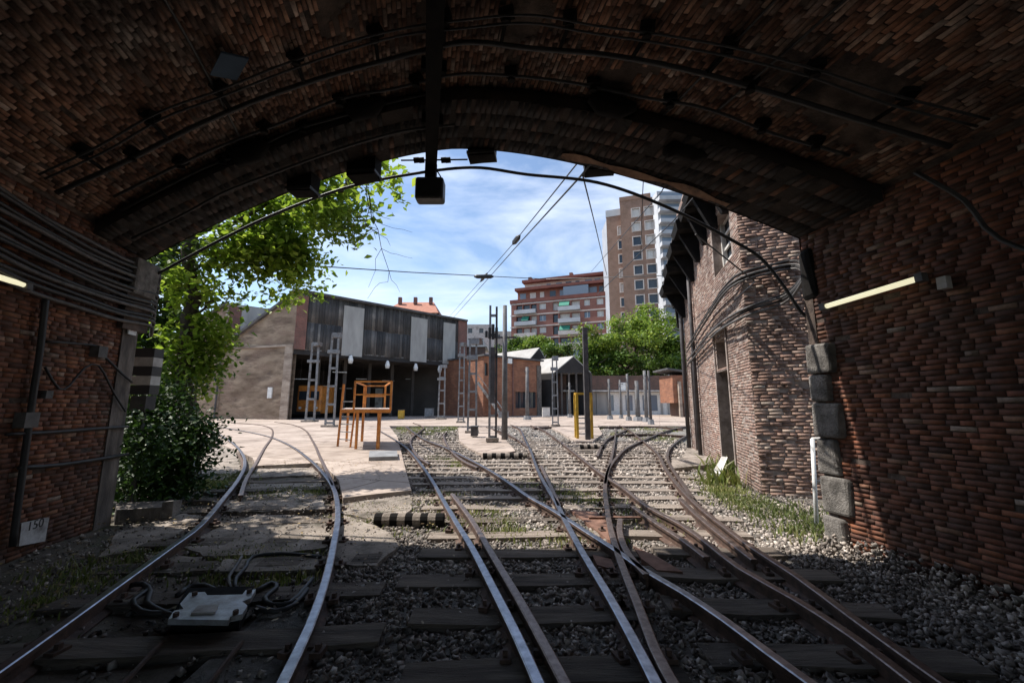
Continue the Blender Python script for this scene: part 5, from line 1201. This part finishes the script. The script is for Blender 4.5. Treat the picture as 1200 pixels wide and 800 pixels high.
for o,k_,fl in info:
    nw = fitpart(Wa,o,0.62 if k_!='w' else .3,'window',random.choice(['blind','glass_blue','blind']) if k_ in 'wg' else random.choice(['glass','glass','blind']),ap)
    if k_ == 'w' : 
        mb = MB(); um_ = (o[0]+o[1])/2; mb.wbox(Wa,um_-.05,um_+.05,o[2],o[3],-.3,-.24); mb.wbox(Wa,o[0],o[1],o[2],o[2]+.1,-.3,-.2); mb.build('frame','white',nw)
    if k_ == 'a' and fl % 2 == 0:
        mb = MB(); mb.hexa([Wa.P(o[0],o[3]-1.3,.9),Wa.P(o[1],o[3]-1.3,.9),Wa.P(o[1],o[3]-.1,.0),Wa.P(o[0],o[3]-.1,.0)]+[Wa.P(o[0],o[3]-1.25,.95),Wa.P(o[1],o[3]-1.25,.95),Wa.P(o[1],o[3],.0),Wa.P(o[0],o[3],.0)]); mb.build('awning','awning_green',ap)
for fl,x0,x1 in ((1,612,620),(3,620,628)):
    z1 = zr-0.55-fl*fp; mb = MB(); mb.hexa([Wa.P(au(x0),z1-1.3,.9),Wa.P(au(x1),z1-1.3,.9),Wa.P(au(x1),z1-.1,0),Wa.P(au(x0),z1-.1,0)]+[Wa.P(au(x0),z1-1.2,.95),Wa.P(au(x1),z1-1.2,.95),Wa.P(au(x1),z1,0),Wa.P(au(x0),z1,0)]); mb.build('awning','awning_green',ap)
for fl in range(6):
    z = zr-fl*fp; mb = MB(); mb.wbox(Wa,-.2,Wa.L+.1,z-.38,z-.1 ,0,.12); mb.build('floor_band','band',ap)
    for x0,x1 in ((604,629),(655,681)):
        mb = MB(); mb.wbox(Wa,au(x0),au(x1),z-3.0,z-2.88,0,1.0); mb.wbox(Wa,au(x0),au(x1),z-2.9,z-2.0,.93,1.0); mb.build('balcony',random.choice(['band','glass_blue','towerwhite']),ap)
mb = MB(); mb.wbox(Wa,-.3,Wa.L+.1,zr,zr+.9,-.3,.25); mb.build('parapet','redband',ap)
za = Wa.hit(608,340)[1]
for (d0,dz0,dz1,x0,x1) in ((-2.5,0.9,3.6,603,726),(-5,3.6,6.4,608,724)):
    mb = MB(); mb.wbox(Wa,au(x0),au(x1),zr+dz0,zr+dz1,-13,d0); o_ = mb.build('attic_storey','band' if dz0>2 else 'brick_apart',ap)
    mb = MB(); mb.wbox(Wa,au(x0)-.3,au(x1),zr+dz1,zr+dz1+.7,-13,d0+1.6); mb.build('terrace_eave','redband',ap)
    x = x0+3
    while x < x1-6:
        mb = MB(); mb.wbox(Wa,au(x),au(x+random.choice((5,7,9))),zr+dz0+.4,zr+dz1-.5,d0,d0+.08); mb.build('window',random.choice(['glass','glass_blue','blind']),ap); x += 12
mb = MB(); mb.wbox(Wa,au(660),au(690),zr+1.0,zr+3.4,-2.5,-.8); mb.build('conservatory','glass_blue',ap)
for px in (610,662,706): mb = MB(); mb.wbox(Wa,au(px),au(px+4),zr+6.4,zr+8.8,-8,-6.5); mb.build('chimney','redpier',ap)
for i_ in range(8):  # terrace plants as parts
    pass
# ------------------------------------------------------------------ beige tower
Wt1 = Wall(D(737,480,85), D(776,480,83)); Wt0 = Wall(D(719,480,87), D(737,480,85.9)); 
for w in (Wt1,Wt0):
    if w.n.y > 0: w.n = -w.n
tw = thing('beige_tower','tall beige brick apartment tower with three columns of small windows','apartment building',Wt0.P(0,0))
for w,(ytop,xs),cl in ((Wt1,(232,756),[(744.5,753.5),(760,770)]),(Wt0,(252,728),[(727,735.5)])):
    zt = w.hit(xs,ytop)[1]; ops = []
    for r_i in range(12):
        zz = zt-2.2-r_i*3.35 if w is Wt1 else Wt1.hit(756,232)[1]-5.6-r_i*3.35
        for x0,x1 in cl:
            a,b = w.hit(x0,330)[0], w.hit(x1,330)[0]
            if zz-1.4 > 1: ops.append((a,b,zz-1.9,zz))
    mb = MB(); wall_open(mb,w,0,w.L,0,zt,ops,.3); mb.face([w.P(0,zt),w.P(w.L,zt),w.P(w.L,zt,-11),w.P(0,zt,-11)])
    mb.face([w.P(0,0,-11),w.P(0,0),w.P(0,zt),w.P(0,zt,-11)]); mb.face([w.P(w.L,0),w.P(w.L,0,-11),w.P(w.L,zt,-11),w.P(w.L,zt)]); mb.build('wall','brick_tower',tw)
    for o in ops:
        nw = fitpart(w,o,.2,'window',random.choice(['glass','glass','blind']),tw)
        mb = MB(); mb.wbox(w,o[0]-.22,o[0],o[2]-.2,o[3]+.2,0,.05); mb.wbox(w,o[1],o[1]+.22,o[2]-.2,o[3]+.2,0,.05); mb.wbox(w,o[0],o[1],o[3],o[3]+.2,0,.05); mb.wbox(w,o[0],o[1],o[2]-.2,o[2],0,.08); mb.build('frame','band',nw)
    mb = MB(); mb.wbox(w,-.1,w.L+.1,zt,zt+(1.0 if w is Wt1 else 1.6),-11,.1); mb.build('parapet','brick_tower' if w is Wt1 else 'towerwhite',tw)
mb = MB(); a = Wt0.P(0,0); bb = D(713,480,93); zt = D(716,262,89).z
mb.face([a,bb*1.0,Vector((bb.x,bb.y,zt)),Vector((a.x,a.y,zt))]); mb.build('side_wall','towergrey',tw)
# white tower behind
tp = D(776,480,104); t = thing('white_tower','white high-rise with stacked balconies partly hidden behind the beige tower','apartment building',(tp.x,tp.y,0))
x0,x1 = D(774,300,104).x, D(818,300,104).x; zt = D(790,224,104).z
mb = MB(); mb.box(((x0+x1)/2,110,zt/2),(x1-x0,12,zt)); mb.build('wall','towerwhite',t)
z = zt-1.6
while z > 3:
    mb = MB(); mb.box(((x0+x1)/2-0.2,103.2,z-1.2),(x1-x0-.4,1.8,1.1)); mb.build('balcony','towerwhite',t)
    mb = MB(); mb.box(((x0+x1)/2,103.93,z+0.3),(x1-x0-1.5,.1,1.6)); mb.build('window','glass_blue',t); z -= 3.3
# distant buildings
def block(name,lb,px0,px1,pyt,Y,mat,roof=None,ch=0,win=True):
    a,b = D(px0,480,Y), D(px1,480,Y); zt = D((px0+px1)/2,pyt,Y).z; t = thing(name,lb,'building',(a.x,Y,0))
    W = Wall(a,b); W.n = Vector((0,-1,0)); ops = []
    if win:
        z = zt-1.2
        while z-1.6 > zt-11:
            u = 1.5
            while u < W.L-2: ops.append((u,u+1.3,z-1.5,z)); u += 3.4
            z -= 3.2
    mb = MB(); wall_open(mb,W,0,W.L,0,zt,ops,.3); mb.face([W.P(0,0,-10),W.P(0,0),W.P(0,zt),W.P(0,zt,-10)]); mb.face([W.P(W.L,0),W.P(W.L,0,-10),W.P(W.L,zt,-10),W.P(W.L,zt)]); mb.face([W.P(0,zt),W.P(W.L,zt),W.P(W.L,zt,-10),W.P(0,zt,-10)]); mb.build('wall',mat,t)
    for o in ops: fitpart(W,o,.2,'window','glass',t)
    if roof:
        mb = MB(); rz = zt+roof; m0,m1 = W.P(W.L*.15,rz,-5), W.P(W.L*.85,rz,-5); c4 = [W.P(-.5,zt,.5),W.P(W.L+.5,zt,.5),W.P(W.L+.5,zt,-10.5),W.P(-.5,zt,-10.5)]
        mb.face([c4[0],c4[1],m1,m0]); mb.face([c4[1],c4[2],m1]); mb.face([c4[2],c4[3],m0,m1]); mb.face([c4[3],c4[0],m0]); mb.build('roof','tiles_red',t)
        for k_ in range(ch): mb = MB(); q = W.P(W.L*(k_+.6)/(ch+.2),rz-.6,-3.8); mb.box(q+Vector((0,0,.6)),(.7,.7,1.5)); mb.build('chimney','redpier',t)
block('red_roof_house','house with a red hipped roof and chimneys behind the depot roof',445,508,367,80,'cream',3.6,3)
block('grey_roof_house','low grey-topped block left of the red hipped roof',430,455,368,95,'brick_back',1.2,1)
block('white_block','pale distant apartment block between depot and red apartments',541,577,380,120,'offwhite')
block('cream_block','cream distant block just left of the red apartments',576,600,388,135,'cream')
block('low_white_block','low whitish block behind the annex',536,566,398,90,'towerwhite')
# ------------------------------------------------------------------ trees and shrubs
def leaves(blobs, leaf, clump=22, crad=0.25, shell=0.55):
    P = []
    for (c, r, n) in blobs:
        c = np.array(c); r = np.array(r)
        nc = max(1, n//clump); d = RNG.normal(size=(nc,3)); d /= np.linalg.norm(d,axis=1)[:,None]
        rad = RNG.uniform(shell,1.0,(nc,1))**0.8; cc = c+d*r*rad*(1+0.25*RNG.normal(size=(nc,1))*0.5)
        P.append(np.repeat(cc,clump,axis=0)+RNG.normal(size=(nc*clump,3))*crad*np.array([1,1,.7]))
    P = np.concatenate(P); n = len(P)
    a = RNG.uniform(0,2*np.pi,n); t = RNG.normal(0,0.55,n)-0.25; s = leaf*RNG.uniform(.6,1.3,n)
    ax = np.stack([np.cos(a)*np.cos(t),np.sin(a)*np.cos(t),np.sin(t)],1); sd = np.stack([-np.sin(a),np.cos(a),RNG.normal(0,.5,n)],1); sd /= np.linalg.norm(sd,axis=1)[:,None]
    nn = np.cross(ax,sd); S = s[:,None]
    V = np.stack([P-ax*S*.5, P+sd*S*.36-ax*S*.05+nn*S*.12, P+sd*S*.2+ax*S*.32+nn*S*.06, P+ax*S*.6, P-sd*S*.2+ax*S*.32+nn*S*.06, P-sd*S*.36-ax*S*.05+nn*S*.12],1)
    return V
LT = [(0,1,2,3),(0,3,4,5)]
def limb(mb, a, b, r0, r1, wig=0.1, n=6):
    a,b = Vector(a),Vector(b); L = (b-a).length; pts = [a.lerp(b,i/n)+Vector((random.gauss(0,1),random.gauss(0,1),random.gauss(0,.6)))*wig*L*.12*(0<i<n) for i in range(n+1)]
    mb.tube(pts,[r0+(r1-r0)*i/n for i in range(n+1)],8); return pts
# near tree: trunk behind the shrubs, crown reaching over the yard
tb = D(226,560,8.6); tb.z = 0
t = thing('tree','leafy tree with a dark trunk left of the portal, crown over the depot roof','tree',tb)
mb = MB(); fork = D(222,330,8.4)
limb(mb,tb,D(212,440,8.5),0.17,0.14,.3); limb(mb,D(212,440,8.5),D(224,335,8.4),0.14,0.13,.3); limb(mb,D(224,335,8.4),D(222,262,8.4),0.13,0.11,.3); limb(mb,D(222,262,8.4),D(230,200,8.6),0.11,0.07,.3)
tips_ = []
for a,b,r in (((222,300,8.4),(290,262,8.8),.06),((222,280,8.4),(340,225,9.0),.06),((222,320,8.4),(262,300,8.6),.05),((218,380,8.4),(250,352,8.5),.04),((290,262,8.8),(335,292,9.0),.03),((340,225,9.0),(400,225,8.0),.035),((400,225,8.0),(445,190,7.2),.03),((262,300,8.6),(272,335,8.8),.02)):
    limb(mb,D(*a),D(*b),r,r*.45,.5)
mb.build('trunk','bark',t,smooth=True)
bl = []
for px,py,Y,rx_,rz_,n in ((300,285,9.0,.9,.75,1700),(340,300,9.2,.75,.6,1500),(270,300,8.8,.6,.5,800),(325,245,9.2,.9,.6,1400),(380,245,8.6,.65,.5,800),(405,262,8.4,.45,.5,420),(390,215,8.4,.6,.45,600),(355,335,9.2,.35,.22,160),(445,208,7.2,.32,.2,240),(265,345,8.8,.35,.3,130),(235,400,8.7,.45,.75,700),(225,340,8.6,.4,.6,500),(425,232,7.6,.25,.18,60),(225,440,8.8,.5,.5,420),(312,345,9.2,.35,.2,120),(205,330,8.9,.4,.6,300),(215,400,8.8,.4,.55,280),(238,425,9.0,.4,.4,300),(190,450,8.6,.4,.4,160),(248,385,9.3,.35,.35,240)):
    c = D(px,py,Y); bl.append(((c.x,c.y,c.z),(rx_,.8,rz_),n))
np_mesh('crown', leaves(bl,0.15,14,0.19,.35), LT, 'leaf_near', t)
# bare twigs
mb = MB(); c = D(447,225,6.9)
def twig(a,b,r,dep):
    P = limb(mb,a,b,r,r*.5,.6,4)
    if dep>0:
        for k_ in (1,2,3,4):
            for _ in range(2):
                q = P[k_]; L = (b-a).length*random.uniform(.3,.6); twig(q, q+Vector((random.uniform(-.8,.8),random.uniform(-.3,.3),random.uniform(-1,.1))).normalized()*L, r*.5, dep-1)
twig(D(432,190,6.9), D(428,262,6.9), .012, 1); twig(D(432,225,6.9), D(456,318,6.9), .009, 1); twig(D(445,195,6.9),D(405,215,6.9),.008,1)
mb.build('bare_twigs','bark',t)
# dark background foliage behind left pilaster (ivy mass) and shrubs
sb = G(190,590); t = thing('shrub','dense dark green shrub filling the corner by the left pilaster','shrub',sb)
mb = MB()
for k_ in range(9):
    a = G(random.uniform(160,225),random.uniform(575,588)); limb(mb,a,a+Vector((random.uniform(-.5,.5),random.uniform(-.2,.4),random.uniform(1,1.8))),.025,.01,.4)
mb.build('stems','bark',t)
bl = []
for px,py,Y,rx_,rz_,n in ((170,560,6.9,.5,.35,1500),(200,540,7.1,.6,.4,1800),(215,505,7.3,.55,.4,1500),(160,520,7.0,.7,.7,1900),(160,480,7.0,.4,.5,1000),(195,470,7.5,.5,.4,1000),(232,520,7.2,.3,.22,380),(245,500,7.2,.2,.12,90),(215,570,7.0,.35,.2,500),(160,590,6.5,.3,.12,250),(158,505,6.15,.13,.35,420),(178,530,6.2,.2,.3,480),(150,560,6.2,.15,.3,350)):
    c = D(px,py,Y); bl.append(((c.x,c.y,c.z),(rx_,.45,rz_),n))
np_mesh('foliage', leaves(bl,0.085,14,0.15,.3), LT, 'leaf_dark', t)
t = thing('ivy_tree','shaded ivy-covered tree directly behind the left pilaster','tree',D(150,560,9.4))
q = D(150,560,9.4); q.z = 0; mb = MB(); limb(mb,q,q+Vector((.3,.2,6)),.25,.12,.2,8); mb.build('trunk','bark',t,smooth=True)
bl = []
for px,py,Y,rx_,rz_,n in ((180,320,9.4,.9,.8,1500),(175,390,9.2,.9,.8,1700),(180,450,9.2,.8,.7,1200),(140,360,9.6,1.2,1.6,1800),(195,275,9.4,.6,.6,700),(110,300,10,1.5,1.5,1500),(150,520,9.4,1.2,.9,1300),(90,450,10,1.5,1.6,1300)):
    c = D(px,py,Y); bl.append(((c.x,c.y,c.z),(rx_,.7,rz_),n))
bl += [((-7.6,7.1,5.6),(1.0,.9,.7),420),((-6.9,7.6,4.9),(.7,.7,.6),200),((-8.4,7.9,6.6),(1.2,.9,.7),380),((-6.8,6.6,4.4),(.5,.5,.5),120)]  # unseen foliage added behind the pilaster to throw dappled shade on the left track
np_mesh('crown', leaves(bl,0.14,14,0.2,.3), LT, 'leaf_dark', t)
# overhead canopy left outside the frame that dapples the left track
# far trees
def far_tree(lb,px,pyc,Y,R,Rz,n,mat,leaf=.5):
    c = D(px,pyc,Y); base = Vector((c.x,c.y,0)); t = thing('tree',lb,'tree',base,'trees beyond the yard')
    mb = MB(); limb(mb,base,c,.4,.25,.2,6)
    for _ in range(7): limb(mb,c-Vector((0,0,Rz*.5)),c+Vector((random.uniform(-R,R)*.7,random.uniform(-R,R)*.5,random.uniform(-.2,.7)*Rz)),.18,.06,.4)
    mb.build('trunk','bark',t,smooth=True)
    bl = []
    for _ in range(11):
        o = Vector((random.gauss(0,.45)*R,random.gauss(0,.4)*R,random.gauss(0,.42)*Rz)); r = random.uniform(.3,.5)
        bl.append(((c.x+o.x,c.y+o.y,c.z+o.z),(R*r,R*r,Rz*r),n//12))
    np_mesh('crown', leaves(bl,leaf,18,leaf*1.0,.45), LT, mat, t)
far_tree('large bright green tree in the middle of the far clump, before the beige tower',745,392,62,5.6,4.2,9000,'leaf_far',.42)
far_tree('bright green tree at the left of the far clump, in front of the red apartments',700,405,60,4.2,3.2,6000,'leaf_far',.42)
far_tree('green tree at the right of the far clump beside the old brick building',785,408,60,4.0,3.6,6000,'leaf_far',.42)
far_tree('dark low green tree under the large one above the brick wall',730,428,58,5.2,2.2,5200,'leaf_far_dark',.42)
far_tree('dark low green tree above the brick wall at the far right',775,430,58,4.2,2.0,4000,'leaf_far_dark',.42)
far_tree('dark green tree behind the pitched shed',690,428,58,3.6,2.2,3600,'leaf_far_dark',.42)
far_tree('small dull green tree behind the tall twin mast',600,408,75,3.6,2.4,3000,'leaf_far_dark',.45)
far_tree('small bright green tree between the twin mast and the shed roofs',628,406,75,3.8,2.2,3200,'leaf_far',.45)
far_tree('small green tree at the foot of the red apartments',655,412,72,3.4,2.0,2600,'leaf_far_dark',.45)
# weed at the building foot
